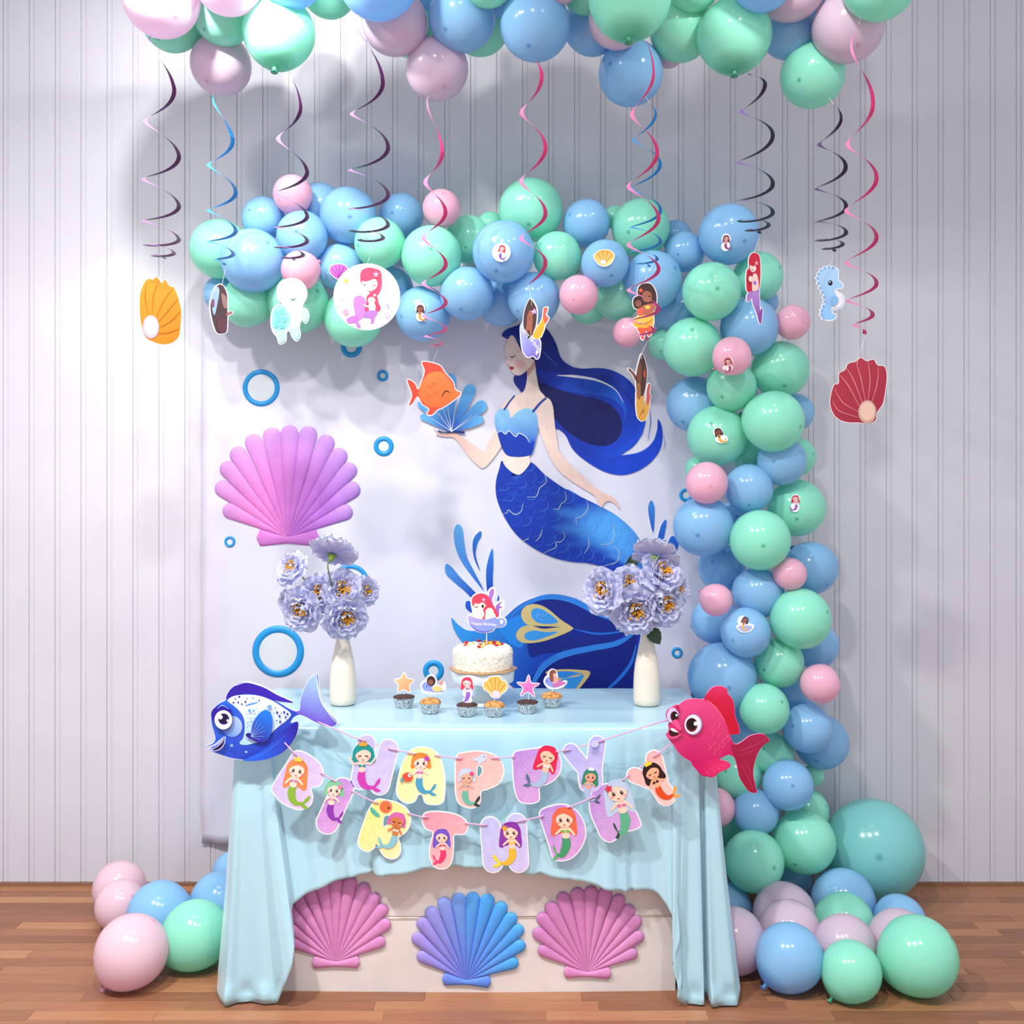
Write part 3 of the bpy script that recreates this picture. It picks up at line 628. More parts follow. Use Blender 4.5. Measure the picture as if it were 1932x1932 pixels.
A = Art(); p = smooth([(622,512),(625,503),(634,499),(645,499),(654,504),(656,512),(648,520),(640,526),(630,522)]); A.add(p, ('#d070c8', '#a04aa8', (630,500), (645,525)))
for e in ((626,506),(633,501),(641,500),(649,503)): A.line([(640,524), e], [.4, .6], '#8a3a98')
sticker('violet shell sticker half hidden behind the round mermaid disc', 640, 511, [p], A)
A = Art(); mermaid(A, 1375, 688, 28, '#a83848', '#f0c4b8', '#a84a78', '#c060a0', rot=-.2, flip=-1); sticker('red mermaid sticker low on the pink balloon', 1375, 688, [ell(1376,682,6,7), ell(1373,694,9,6)], A, 0.8)
A = Art(); mermaid(A, 1357, 822, 30, '#4a2c28', '#7a4636', '#e0a840', '#e0a840', rot=-.3); sticker('dark-haired mermaid sticker with golden tail on a green balloon', 1357, 822, [ell(1354,815,8,8), ell(1361,828,11,7)], A)
A = Art(); mermaid(A, 1501, 949, 30, '#c03a50', '#f0c8c0', '#8a5ab0', '#a868c0', flip=-1); sticker('red-haired mermaid sticker with purple tail on a green balloon', 1501, 949, [ell(1501,941,6.5,7.5), ell(1500,957,7,8)], A)
A = Art(); A.sm([(1393,1182),(1418,1181),(1414,1190),(1400,1192)], '#9aa4dc'); mermaid(A, 1404, 1176, 26, '#3a2838', '#8a5048', '#e0a840', '#e0a840', rot=.3); sticker('mermaid in a teacup sticker on a blue balloon', 1405, 1177, [ell(1401,1172,8,9), smooth([(1391,1181),(1420,1179),(1415,1190),(1399,1192)])], A)
# ------------------------------------------------------------------ table, front board, cloth
TZ = 0.752
m_tw = new_mat('table_white', '#d8d8d6', 0.5); m_ts = new_mat('table_steel', '#9a9a9c', 0.3, metal=0.9)
t = thing('folding_table', 'folding table hidden beneath the pale blue satin cloth', 'table', (-0.12, 3.27, 0))
v, f = [], []; box(v, f, (-0.655, -0.25, TZ-0.035), (0.655, 0.25, TZ-0.003)); obj('tabletop', mesh_data('tabletop', v, f, m_tw), t)
for sx in (-1, 1):
    for sy in (-1, 1):
        v, f = tube([(sx*0.58, sy*0.2, 0), (sx*0.58, sy*0.2, TZ-0.03)], 0.013, 10); obj('leg', mesh_data('leg', v, f, m_ts, smooth=True), t)
m_board = new_mat('grey_white_board', '#d3cac6', 0.55, 0.3)
tc = nd(m_board, 'ShaderNodeTexCoord'); nz = nd(m_board, 'ShaderNodeTexNoise', Scale=6.0, Detail=3.0); lk(m_board, tc.outputs['Object'], nz.inputs['Vector'])
rp = ramp(m_board, [(0.35, '#dcd4d0'), (0.65, '#e6dfdc')]); lk(m_board, nz.outputs['Fac'], rp.inputs['Fac']); lk(m_board, rp.outputs['Color'], bsdf(m_board).inputs['Base Color'])
brd = thing('front_board', 'plain grey-white board standing under the table front behind three fan shells', 'board', (-0.10, 2.99, 0))
nx = 40; v, f = [], []
def bow(x): return -0.012*(1-(x/0.6)**2)
for i in range(nx+1):
    x = -0.565+1.13*i/nx; y = bow(x)
    v += [(x, y, 0.0), (x, y, 0.208), (x, y+0.0035, 0.212), (x, y, 0.216), (x, y, 0.40), (x, y+0.012, 0.40), (x, y+0.012, 0.0)]
for i in range(nx):
    a, b = i*7, i*7+7
    for q in range(6): f.append([a+q, b+q, b+q+1, a+q+1])
    f.append([a+6, b+6, b, a])
obj('panel', mesh_data('panel', v, f, m_board, smooth=False), brd)
m_tape = new_mat('tape_strip', '#c2b3a8', 0.4)
v, f = [], []
for i in range(nx+1):
    x = -0.56+1.12*i/nx; y = bow(x)-0.0006; v += [(x, y, 0.206+0.004*math.sin(x*3)), (x, y, 0.212+0.004*math.sin(x*3))]
for i in range(nx): f.append([2*i, 2*i+2, 2*i+3, 2*i+1])
obj('tape', mesh_data('tape', v, f, m_tape), brd)

m_satin = new_mat('blue_satin', '#a9d2e0', 0.20, 0.8, Sheen_Weight=0.35, Sheen_Roughness=0.4)
cloth = thing('tablecloth', 'pale blue satin tablecloth draped over the table with long floor-length corners', 'tablecloth', (-0.12, 3.27, TZ))
PAIRS = [(448,412,1868,0,.0),(452,420,1882,0,.0),(458,431,1890,0,.0),(466,452,1884,0,.004),(474,480,1879,0,-.004),(482,505,1886,0,.0),(490,527,1885,0,0),(496,543,1845,2.925,-.004),(500,556,1812,2.925,-.004),(503,560,1782,2.93,0),(506,556,1748,2.935,0),
 (508,548,1725,2.948,.008),(511,552,1708,2.958,.012),(524,575,1690,2.960,.008),(546,600,1679,2.960,.004),(586,640,1662,2.962,0),(616,666,1652,2.960,-.004),(652,704,1646,2.962,0),(658,712,1650,2.950,-.014),(716,765,1641,2.956,-.006),(760,800,1637,2.958,.004),(815,853,1633,2.955,-.004),
 (870,898,1639,2.957,.002),(930,960,1643,2.955,-.003),(1000,1020,1647,2.957,.003),(1060,1074,1657,2.956,0),(1118,1130,1670,2.957,0),(1170,1180,1682,2.95,-.012),(1178,1192,1677,2.965,.006),(1200,1220,1679,2.965,.012),(1222,1241,1686,2.965,.012),(1238,1259,1709,2.962,.01),
 (1250,1274,1738,2.955,.004),(1260,1283,1766,2.945,-.004),(1268,1266,1813,2.94,-.012),(1276,1274,1845,2.935,-.016),(1284,1284,1870,2.93,-.012),(1292,1274,1877,2.925,-.014),(1300,1292,1888,0,-.016),(1312,1320,1892,0,-.018),(1316,1326,1893,0,-.014),(1317.5,1328,1893,2.93,.05),(1327,1339,1893,2.93,.05),(1328.5,1341,1893,2.92,-.01),(1331,1352,1894,0,-.016),(1338,1388,1896,0,-.012),(1342,1397,1868,2.95,.004)]
SUB = 5; rows = 46; v, f = [], []; cols_ = []
for i in range(len(PAIRS)-1):
    for s in range(SUB): cols_.append([PAIRS[i][q]+(PAIRS[i+1][q]-PAIRS[i][q])*s/SUB if q != 3 else None for q in range(5)]+[i, s/SUB])
cols_.append(list(PAIRS[-1])+[len(PAIRS)-2, 1.0])
def dB(i, s):
    def g(p): return floor_d(p[2])-0.0 if p[3] == 0 else p[3]-0.025
    return g(PAIRS[i])+(g(PAIRS[i+1])-g(PAIRS[i]))*s
O = Vector((-0.12, 3.27, TZ))
def front_y(px): return 3.016-0.034*(1-((px-890)/440)**2)
for c in cols_:
    tx, bx, by, _, fo, i, s = c; d1 = dB(i, s)
    yt = front_y(tx); T = Vector(((tx-966)*yt/F, yt, TZ)); B = W(bx, by, d1); B.z = max(B.z, 0.006)
    for r in range(rows+1):
        t_ = r/rows; p = T.lerp(B, t_)
        # hang straight first, swing out towards the hem
        p.y = T.y+(B.y-T.y)*(0.6*t_+0.4*t_**2)
        sx = t_ if 500 < tx < 1300 else 0.55*t_+0.45*t_**2
        p.x = T.x+(B.x-T.x)*(sx if tx < 900 else 0.8*t_+0.2*t_*t_)
        e = min(1, t_*2.2); ph = tx*0.021
        p.y += fo*e*(0.4+0.6*t_)
        p.y += e*(0.005*math.sin(ph*2.3+1.0)+0.0035*math.sin(ph*5.1+t_*2)+0.007*max(0, math.sin(ph*1.1+.6))*t_)
        p.y += 0.0022*math.sin(tx*.19+2*math.sin(tx*.03)+t_*1.5)*min(1, t_*4)+0.0035*math.sin(tx*.075+1.3+t_*.8)*min(1, t_*2)
        p.y -= 0.010*(1-math.exp(-t_*30))
        if 1010 < tx < 1262:
            seq = ((1010, 0), (1045, -.012), (1100, .006), (1128, -.010), (1165, .004), (1182, -.014), (1214, .010), (1240, -.008), (1262, 0))
            for (xa, oa), (xb_, ob) in zip(seq, seq[1:]):
                if xa <= tx <= xb_: p.y += (oa+(ob-oa)*(tx-xa)/(xb_-xa))*min(1, t_*1.6)
        if tx < 507: p.y -= 0.024*min(1, t_*3)*min(1, (507-tx)/4)*min(1, max(0, (tx-446)/14))
        if 506 <= tx < 1000: p.y += 0.010*math.sin((tx-506)/494*PI*3.3)*math.sin(min(1, t_*1.4)*PI*.5)
        if by > 1860 and t_ > 0.93: p.y -= 0.012*math.sin((t_-.93)/.07*PI)*math.sin(bx*.09); 
        v.append(p-O)
n = rows+1
for c in range(len(cols_)-1):
    for r in range(rows): f.append([c*n+r, c*n+r+1, (c+1)*n+r+1, (c+1)*n+r])
me = mesh_data('front_drape', v, f, m_satin, smooth=True)
o = obj('front_drape', me, cloth); sm_ = o.modifiers.new('thickness', 'SOLIDIFY'); sm_.thickness = 0.0012; sm_.offset = 1
# top sheet
v, f = [], []; nx, ny = 90, 40
xl, xr = (448-966)*3.0/F, (1342-966)*3.0/F
for j in range(ny+1):
    for i in range(nx+1):
        u, w = i/nx, j/ny; px = 448+(1342-448)*u; y0 = front_y(px); x = (px-966)*y0/F
        xb = -0.795+(0.578+0.795)*u; x = x+(xb-x)*w; y = y0+(3.522-y0)*w
        z = TZ+0.0006*math.sin(x*23+y*9)+0.0006*math.sin(y*40)+0.0010*max(0, math.sin(x*11+1))**8+0.0009*max(0, math.sin(y*22+.4))**8
        e = min(1, j/3.0); z -= 0.006*(1-e)**2; y += 0.0
        v.append(Vector((x, y, z))-O)
for j in range(ny):
    for i in range(nx): a = j*(nx+1)+i; f.append([a, a+1, a+nx+2, a+nx+1])
obj('top_sheet', mesh_data('top_sheet', v, f, m_satin, smooth=True), cloth)
for nm, sx in (('side_drape', -1), ('side_drape', 1)):
    v, f = [], []; nr, nc = 16, 24
    for c in range(nc+1):
        w = c/nc; px = 448 if sx < 0 else 1342; y0 = front_y(px); xf = (px-966)*y0/F; xb = -0.795 if sx < 0 else 0.578
        for r in range(nr+1):
            t_ = r/nr; v.append(Vector((xf+(xb-xf)*w+sx*(0.035*t_+0.012*t_*math.sin(w*22)), y0+(3.522-y0)*w, TZ-0.001+(0.012-TZ)*t_))-O)
    for c in range(nc):
        for r in range(nr): a = c*(nr+1)+r; f.append([a, a+1, a+nr+2, a+nr+1])
    obj(nm, mesh_data(nm, v, f, m_satin, smooth=True), cloth)
v, f = [], []
for i in range(41):
    x = -0.795+1.373*i/40
    for r in range(7): v.append(Vector((x, 3.522+0.004*math.sin(i*1.1)*r/6, TZ-0.001-0.05*r))-O)
for i in range(40):
    for r in range(6): a = i*7+r; f.append([a, a+1, a+8, a+7])
obj('back_drape', mesh_data('back_drape', v, f, m_satin, smooth=True), cloth)

# ------------------------------------------------------------------ three fan shells on the board
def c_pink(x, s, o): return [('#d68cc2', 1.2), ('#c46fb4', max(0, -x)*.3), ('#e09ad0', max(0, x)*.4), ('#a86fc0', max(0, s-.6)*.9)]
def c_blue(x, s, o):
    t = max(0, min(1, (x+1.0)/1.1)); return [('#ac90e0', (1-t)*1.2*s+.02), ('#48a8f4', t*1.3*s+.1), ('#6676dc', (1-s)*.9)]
for lab, ax_, ay_, sc, rot, cf in (('pink fan shell cutout at the left of the board, overlapped by the cloth', 632, 1820, .777, .02, c_pink), ('blue and violet fan shell cutout in the middle of the board', 880, 1853, .79, -.06, c_blue), ('dusky pink fan shell cutout at the right of the board', 1109, 1839, .775, -.03, c_pink)):
    d = 2.962; s_ = thing('fan_shell', lab, 'shell decoration', W(ax_, ay_, d), 0, 'fan shells on the front board'); xx = s_.location.x+0.10
    s_.rotation_euler = (0, -rot, math.atan(0.0667*xx)); s_.location.y = 2.99+bow(xx)-0.0015
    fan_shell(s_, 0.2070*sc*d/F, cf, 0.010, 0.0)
# ------------------------------------------------------------------ vases and flowers
def table_d(py): return (CH-TZ)*F/(py-HY)
m_vase = new_mat('cream_ceramic', '#e8dccb', 0.25, 0.5)
vp = [(0.0, 0.0), (0.036, 0.0), (0.040, 0.004), (0.0415, 0.02), (0.0412, 0.06), (0.040, 0.095), (0.036, 0.13), (0.029, 0.165), (0.0225, 0.195), (0.0195, 0.212), (0.0190, 0.220), (0.0205, 0.227), (0.0212, 0.232), (0.0200, 0.2335), (0.0180, 0.231), (0.0165, 0.22), (0.0165, 0.19), (0.0, 0.185)]
def petal_mesh(L, Wd, cup, ruff, seed, m):
    rr = random.Random(seed); v, f, cols = [], [], []; nu, nv = 7, 6
    for i in range(nu+1):
        u = i/nu
        w = Wd*(0.22+0.78*math.sin(min(1, u*1.15)*PI*0.5))*(1 if u < .8 else 1-0.55*((u-.8)/.2)**2)
        for j in range(nv+1):
            s = -1+2*j/nv
            x = s*w; y = L*u*(1-0.10*s*s*u); z = cup*L*(u*u*0.9+0.35*s*s*u) + ruff*L*u*u*math.sin(s*7+seed)*0.5 + ruff*L*u*u*rr.uniform(-.4, .4)
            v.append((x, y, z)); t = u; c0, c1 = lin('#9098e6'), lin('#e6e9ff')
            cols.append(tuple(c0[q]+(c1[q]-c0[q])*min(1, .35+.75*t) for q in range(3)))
    for i in range(nu):
        for j in range(nv): a = i*(nv+1)+j; f.append([a, a+1, a+nv+2, a+nv+1])
    return mesh_data('petal', v, f, m, cols, smooth=True)
m_petal = attr_mat('lavender_petal', 0.8, 0.05)
tr_ = nd(m_petal, 'ShaderNodeBsdfTranslucent'); at_ = nd(m_petal, 'ShaderNodeAttribute'); at_.attribute_name = 'Col'; lk(m_petal, at_.outputs['Color'], tr_.inputs['Color'])
sh_ = nd(m_petal, 'ShaderNodeMixShader'); sh_.inputs[0].default_value = 0.42; lk(m_petal, bsdf(m_petal).outputs[0], sh_.inputs[1]); lk(m_petal, tr_.outputs[0], sh_.inputs[2]); lk(m_petal, sh_.outputs[0], m_petal.node_tree.nodes['Material Output'].inputs['Surface'])
m_sta = new_mat('yellow_stamen', '#e0a020', 0.6); m_stem = new_mat('green_stem', '#5a7a34', 0.6); m_leaf = new_mat('dark_green_leaf', '#2f4a2c', 0.5)
m_calyx = new_mat('green_calyx', '#7a9a3c', 0.6)
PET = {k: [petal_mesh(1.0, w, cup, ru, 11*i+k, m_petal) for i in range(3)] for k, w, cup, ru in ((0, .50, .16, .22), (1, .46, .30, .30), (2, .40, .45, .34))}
sv, sf = [], []; rr = random.Random(5)
for i in range(26):
    a = rr.random()*2*PI; r = 0.26*math.sqrt(rr.random()); x, y = r*math.cos(a), r*math.sin(a); h = .24+rr.random()*.14-r*.3
    b = len(sv); w = .035
    sv += [(x-w, y-w, 0), (x+w, y-w, 0), (x+w, y+w, 0), (x-w, y+w, 0), (x*1.3-w, y*1.3-w, h), (x*1.3+w, y*1.3-w, h), (x*1.3+w, y*1.3+w, h), (x*1.3-w, y*1.3+w, h)]
    sf += [[b+4,b+5,b+6,b+7],[b,b+1,b+5,b+4],[b+1,b+2,b+6,b+5],[b+2,b+3,b+7,b+6],[b+3,b,b+4,b+7]]
STA = mesh_data('stamens', sv, sf, m_sta)
cv, cf_ = lathe([(0.0, -.30), (.07, -.28), (.13, -.12), (.20, -.03), (.10, .02), (0, .03)], 12); CAL = mesh_data('calyx', cv, cf_, m_calyx, smooth=True)
def peony(label, px, py, r, d, face, mouth, grp):
    c = W(px, py, d); fc = Vector(face).normalized(); q = fc.to_track_quat('Z', 'Y'); s = r*1.27*d/F
    t = thing('peony', label, 'flower', c, 0, grp); t.rotation_mode = 'QUATERNION'; t.rotation_quaternion = q
    rr = random.Random(int(px*7+py))
    for ring, n, tilt, k, off in ((0, 7, -.05, 1.12, 0), (0, 7, .16, 1.0, .4), (1, 7, .30, .86, .1), (1, 6, .46, .70, .5), (2, 6, .58, .52, .2)):
        for i in range(n):
            a = 2*PI*i/n+off+rr.uniform(-.15, .15); e = rr.uniform(-.12, .12)+tilt
            m = Matrix.Rotation(a, 4, 'Z') @ Matrix.Rotation(e, 4, 'X')
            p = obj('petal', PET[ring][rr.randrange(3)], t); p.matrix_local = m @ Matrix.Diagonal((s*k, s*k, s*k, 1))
    obj('stamens', STA, t, (0, 0, s*.10), None, s*1.15); obj('calyx', CAL, t, (0, 0, -s*.04), None, s)
    inv = Matrix.Translation(c) @ q.to_matrix().to_4x4(); inv = inv.inverted()
    b0 = c-fc*s*.25; mid = b0.lerp(mouth, .5)-fc*s*.3+Vector((0, .01, 0)); low = mouth-Vector((0, 0, .03))
    pts = [b0, b0-fc*s*.4, mid, mouth, low]; pts = open_curve([tuple(p) for p in pts], 5)
    v, f = tube([inv @ Vector(p) for p in pts], 0.0022, 6); obj('stem', mesh_data('stem', v, f, m_stem, smooth=True), t)
    return t
def leaf(label, base, tip, width, up, grp, mouth):
    base, tip = Vector(base), Vector(tip); ax = tip-base; L = ax.length; ax.normalize(); sd = ax.cross(Vector(up)).normalized(); nn = sd.cross(ax)
    v, f = [], []; nu, nv = 9, 4
    for i in range(nu+1):
        u = i/nu; w = width*math.sin(PI*u**.8)**.8*(1+.10*(i % 2))+0.0004
        for j in range(nv+1):
            s = -1+2*j/nv; v.append(ax*L*u+sd*w*s+nn*(abs(s)*w*.35-0.15*L*u*u))
    for i in range(nu):
        for j in range(nv): a = i*(nv+1)+j; f.append([a, a+1, a+nv+2, a+nv+1])
    t = thing('leaf_stem', label, 'leaf', base, 0, grp); obj('blade', mesh_data('blade', v, f, m_leaf, smooth=True), t)
    m = mouth-base; v, f = tube([Vector((0, 0, 0)), m*.5+Vector((0, .008, .004)), m, m-Vector((0, 0, .03))], .0014, 6); obj('stem', mesh_data('stem', v, f, m_stem, smooth=True), t)
    return t
POS = ['pale peony at the upper left of the %s bouquet','pale peony on top of the %s bouquet, turned away from the camera','large peony at the lower left of the %s bouquet','peony at the centre of the %s bouquet','peony right of centre in the %s bouquet','large peony low at the right of the %s bouquet, above the vase mouth','small peony at the right edge of the %s bouquet','small peony at the left edge of the %s bouquet']
POSR = ['large peony at the left edge of the %s bouquet','small peony left of centre in the %s bouquet','large peony low in the middle of the %s bouquet','large peony at the lower right of the %s bouquet','pale peony high in the %s bouquet with yellow centre','pale peony on top of the %s bouquet, turned away from the camera','small peony tucked in the centre of the %s bouquet','small peony at the right edge of the %s bouquet']
for side, vx, vb, fl, pos in (('left-hand', 647, 1329, [(552,1075,27),(627,1046,35),(571,1149,33),(603,1118,27),(643,1113,30),(650,1163,33),(688,1116,22),(546,1136,19)], POS),
                         ('right-hand', 1220, 1330, [(1141,1116,34),(1188,1100,26),(1199,1150,37),(1250,1139,34),(1246,1082,34),(1236,1050,33),(1227,1110,22),(1274,1112,24)], POSR)):
    d = table_d(vb); base = W(vx, vb, d); base.z = TZ+0.0022
    va = obj('vase', mesh_data('vase', *lathe(vp, 40), m_vase, smooth=True), None, base); tag(va, 'cream ceramic bottle vase at the %s end of the table' % side.split('-')[0], 'vase', 'cream bottle vases')
    va.scale = (1, 1, (vb-1190)*d/F/0.2335)
    mouth = base+Vector((0, 0, (vb-1190)*d/F)); cx, cy = (610 if vx < 900 else 1205), 1120
    g = 'peonies in the %s vase' % side
    for i, ((x, y, r), lab) in enumerate(zip(fl, pos)):
        fx, fz = (x-cx)/60, -(y-cy)/60; fy = -1.15
        if 'turned away' in lab: fx, fy, fz = 0.25, 0.55, 0.9
        peony(lab % side, x, y, r, d-0.05-0.03*(r > 31)+(0.06 if r < 24 else 0), (fx*.8, fy, fz*.8+.12), mouth, g)
    LV = [((0,0),(-42,-8),13),((4,2),(10,20),10),((-8,-45),(-70,-62),9)] if vx < 900 else [((4,0),(26,30),13),((0,-3),(-26,-8),8),((-35,-95),(-8,-158),10),((-45,-38),(-58,-22),9)]
    LN = ['below the lower blooms','hanging over the vase rim','behind the upper left bloom'] if vx < 900 else ['hanging over the vase rim','below the middle bloom','rising beside the top bloom','below the left bloom']
    for (a, b, w), ln in zip(LV, LN):
        A0 = W(vx+a[0], 1185+a[1], d-.015); B0 = W(vx+b[0], 1185+b[1], d-.03)
        if b[0] == -8: A0 = W(1182, 1085, d-.01); B0 = W(1204, 1038, d-.03)
        leaf('dark green leaf %s in the %s bouquet' % (ln, side), A0, B0, w*d/F, (0, -1, .35), 'leaves of the %s bouquet' % side, mouth)

# ------------------------------------------------------------------ cake on its stand
m_stand = new_mat('white_cake_stand', '#e8f0f2', 0.25, 0.5)
sd_ = 3.27; sb = W(911, 1327, sd_); sb.z = TZ+0.0022
st = thing('cake_stand', 'white round pedestal cake stand behind the cupcakes', 'cake stand', sb)
PH = 0.862-TZ
v, f = lathe([(0, 0), (.050, 0), (.052, .004), (.050, .008), (.03, .014), (0, .016)], 36); obj('base', mesh_data('base', v, f, m_stand, smooth=True), st)
v, f = lathe([(.030, .012), (.024, .03), (.022, .06), (.026, PH-.03), (.05, PH-.012), (0, PH-.012)], 30); obj('pedestal', mesh_data('pedestal', v, f, m_stand, smooth=True), st)
v, f = lathe([(0, PH-.012), (.085, PH-.013), (.092, PH-.036), (.0945, PH-.037), (.0965, PH-.034), (.0985, PH-.006), (.0975, PH-.001), (.09, PH), (0, PH)], 48); obj('plate', mesh_data('plate', v, f, m_stand, smooth=True), st)
m_gold = new_mat('gold_cake_card', '#c8a070', 0.35, 0.5, metal=0.25)
n = 40; v, f = [], []
for i in range(n):
    a = 2*PI*i/n; r = .104*(1+.035*math.cos(8*a)); v += [(r*math.cos(a), r*math.sin(a), 0), (r*math.cos(a), r*math.sin(a), .003)]
f.append([2*i for i in range(n)][::-1]); f.append([2*i+1 for i in range(n)])
for i in range(n): j = (i+1) % n; f.append([2*i, 2*j, 2*j+1, 2*i+1])
cb = obj('cake_board', mesh_data('cake_board', v, f, m_gold), None, sb+Vector((0, 0, PH+.0008))); tag(cb, 'golden scalloped card board under the white cake', 'cake board')
ck = thing('cake', 'round white cream cake with coconut flakes and glazed fruit on top', 'cake', sb+Vector((0, 0, PH+.0042)))
m_cream = new_mat('cream_flakes', '#f5efe2', 0.7, 0.3)
tc = nd(m_cream, 'ShaderNodeTexCoord'); nz = nd(m_cream, 'ShaderNodeTexNoise', Scale=190.0, Detail=3.0); lk(m_cream, tc.outputs['Object'], nz.inputs['Vector'])
rp = ramp(m_cream, [(0.32, '#d9c8a6'), (0.5, '#f6f0e4')]); lk(m_cream, nz.outputs['Fac'], rp.inputs['Fac']); lk(m_cream, rp.outputs['Color'], bsdf(m_cream).inputs['Base Color'])
prof = [(.001, .071), (.03, .071), (.06, .071), (.076, .069), (.086, .063), (.0915, .053)]+[(.0935-.0008*i, .053-.0075*i) for i in range(1, 8)]+[(.086, 0)]
v, f = lathe(prof, 90); rr = random.Random(9)
v = [(x*(1+rr.uniform(-.016, .016)), y*(1+rr.uniform(-.016, .016)), z+(rr.uniform(-.0022, .0022) if .004 < z else 0)) for x, y, z in v]
obj('cream_body', mesh_data('cream_body', v, f, m_cream), ck)
v, f = [], []
for i in range(900):
    a = rr.random()*2*PI; zz = rr.uniform(.002, .066); r = .0925-.02*max(0, (zz-.056)/.01)*.5; p = Vector((r*math.cos(a), r*math.sin(a), zz)); t1 = Vector((rr.uniform(-1, 1), rr.uniform(-1, 1), rr.uniform(-1, 1))).normalized(); t2 = t1.cross(p).normalized()
    b = len(v); v += [p-t1*.0032, p+t2*.0007, p+t1*.0032+Vector((math.cos(a), math.sin(a), 0))*.0016, p-t2*.0007]; f.append([b, b+1, b+2, b+3])
tag(obj('coconut_flakes', mesh_data('coconut_flakes', v, f, new_mat('coconut_flake', '#fbf6ea', 0.7)), ck), None, None, None, 'stuff')
mf = {k: new_mat('glazed_'+k, c, 0.15) for k, c in (('mango', '#f0b820'), ('peach', '#e8a860'), ('cherry', '#b82430'), ('pear', '#efd88a'))}
for i in range(26):
    k = ('mango', 'peach', 'cherry', 'pear', 'cherry')[i % 5]; a = rr.random()*2*PI; r = .055*math.sqrt(rr.random())
    if i % 5 == 4: r = .058; a = i*.9
    v, f = lathe([(0, -.4), (.6, -.35), (.95, .0), (.7, .45), (0, .55)], 8)
    o = obj('fruit_piece', mesh_data('fruit_piece', v, f, mf[k], smooth=True), ck, (r*math.cos(a), r*math.sin(a), .074), (rr.uniform(-.4, .4), rr.uniform(-.4, .4), rr.random()*6), (.009*rr.uniform(.7, 1.3), .007, .008))

# ------------------------------------------------------------------ cupcakes
m_liner = new_mat('printed_foil_liner', '#cfd2d6', 0.3, 0.6, metal=0.35)
tc = nd(m_liner, 'ShaderNodeTexCoord'); nz = nd(m_liner, 'ShaderNodeTexNoise', Scale=130.0, Detail=1.0, Distortion=2.5); lk(m_liner, tc.outputs['Object'], nz.inputs['Vector'])
rp = ramp(m_liner, [(0.40, '#2a2c30'), (0.45, '#d5d8dc'), (0.62, '#d5d8dc'), (0.68, '#50545a')]); lk(m_liner, nz.outputs['Fac'], rp.inputs['Fac']); lk(m_liner, rp.outputs['Color'], bsdf(m_liner).inputs['Base Color'])
m_choc = new_mat('chocolate_sponge', '#3a2622', 0.75); m_van = new_mat('golden_sponge', '#c9894a', 0.75)
for m_, a_, b_ in ((m_choc, '#2a1a18', '#4a3028'), (m_van, '#8a5228', '#d99c58')):
    tc = nd(m_, 'ShaderNodeTexCoord'); nz = nd(m_, 'ShaderNodeTexNoise', Scale=60.0, Detail=4.0); lk(m_, tc.outputs['Object'], nz.inputs['Vector'])
    rp = ramp(m_, [(0.34, a_), (0.56, b_)]); lk(m_, nz.outputs['Fac'], rp.inputs['Fac']); lk(m_, rp.outputs['Color'], bsdf(m_).inputs['Base Color'])
nseg = 56; v, f = [], []
for i in range(nseg):
    a = 2*PI*i/nseg; w = 1+(.035 if i % 2 else -.02)
    for r, z in ((.0215, 0), (.0225, .002), (.0262*w, .014), (.0305*w, .029), (.0300*w, .0293)): v.append((r*math.cos(a), r*math.sin(a), z))
for i in range(nseg):
    j = (i+1) % nseg
    for q in range(4): f.append([i*5+q, j*5+q, j*5+q+1, i*5+q+1])
f.append([i*5 for i in range(nseg)][::-1])
LIN = mesh_data('paper_liner', v, f, m_liner)
def sponge(m, hgt, seed):
    rr = random.Random(seed); v, f = lathe([(0, .030+hgt), (.009, .030+hgt*.97), (.018, .030+hgt*.82), (.026, .030+hgt*.5), (.0305, .0305), (.031, .0285), (.028, .026), (0, .02)], 24)
    return mesh_data('sponge', [(x*(1+rr.uniform(-.03, .03)), y*(1+rr.uniform(-.03, .03)), z+rr.uniform(-.0006, .0006)) for x, y, z in v], f, m, smooth=True)
SP = (sponge(m_choc, .0055, 1), sponge(m_van, .012, 2)); m_pick = new_mat('white_pick', '#efeff0', 0.5)
CUP = [(762,1338,0,'leftmost cupcake, dark chocolate under the orange star topper'),(812,1348,1,'golden cupcake under the whale-riding mermaid topper, second from the left'),(881,1353,0,'dark chocolate cupcake under the red-haired mermaid topper'),(933,1354,1,'golden cupcake under the orange shell topper'),(995,1348,0,'dark chocolate cupcake under the pink starfish topper'),(1041,1337,1,'rightmost cupcake, golden, under the seated mermaid topper')]
cup_d = []
for x, y, k, lab in CUP:
    d = table_d(y-3); p = W(x, y, d); p.z = TZ+.0016; t = thing('cupcake', lab, 'cupcake', p, R.random()*6, 'cupcakes along the table front'); s = 40*d/F/.061
    obj('paper_liner', LIN, t, None, None, s); obj('sponge', SP[k], t, None, None, s); cup_d.append((d, p, s))
def topper(label, i, shapes, art, stick_to, border=1.6):
    d, p, s = cup_d[i]; t = cutout('cupcake_topper', label, 'cake topper', d-.002, shapes, art, border, .0012, group='cupcake toppers')
    x = stick_to[0]; top = W(x, stick_to[1], d-.002)-t.location; bot = Vector((p.x+(W(x,0,d).x-p.x), p.y, p.z+.022*s))-t.location
    v, f = tube([top+Vector((0, .0018, 0)), bot+Vector((0, .0018, 0))], .0011, 6); obj('pick', mesh_data('pick', v, f, m_pick), t)
z9 = zc(720, 1100, 0.19669)
p = smooth([(x*.94+762*.06, y) for x, y in star(762,1289,20,0.02,.55)], 3); topper('orange star topper on the leftmost cupcake', 0, [p], Art().add(p, ('#f4bc8c','#ee9a60',(750,1280),(775,1300))), (762,1300))
s1 = [ell(*z9((475,935))[0], 9.5, 10), smooth(z9((380,980),(420,940),(560,990),(600,950),(605,1020),(560,1055),(460,1060),(400,1040)))]
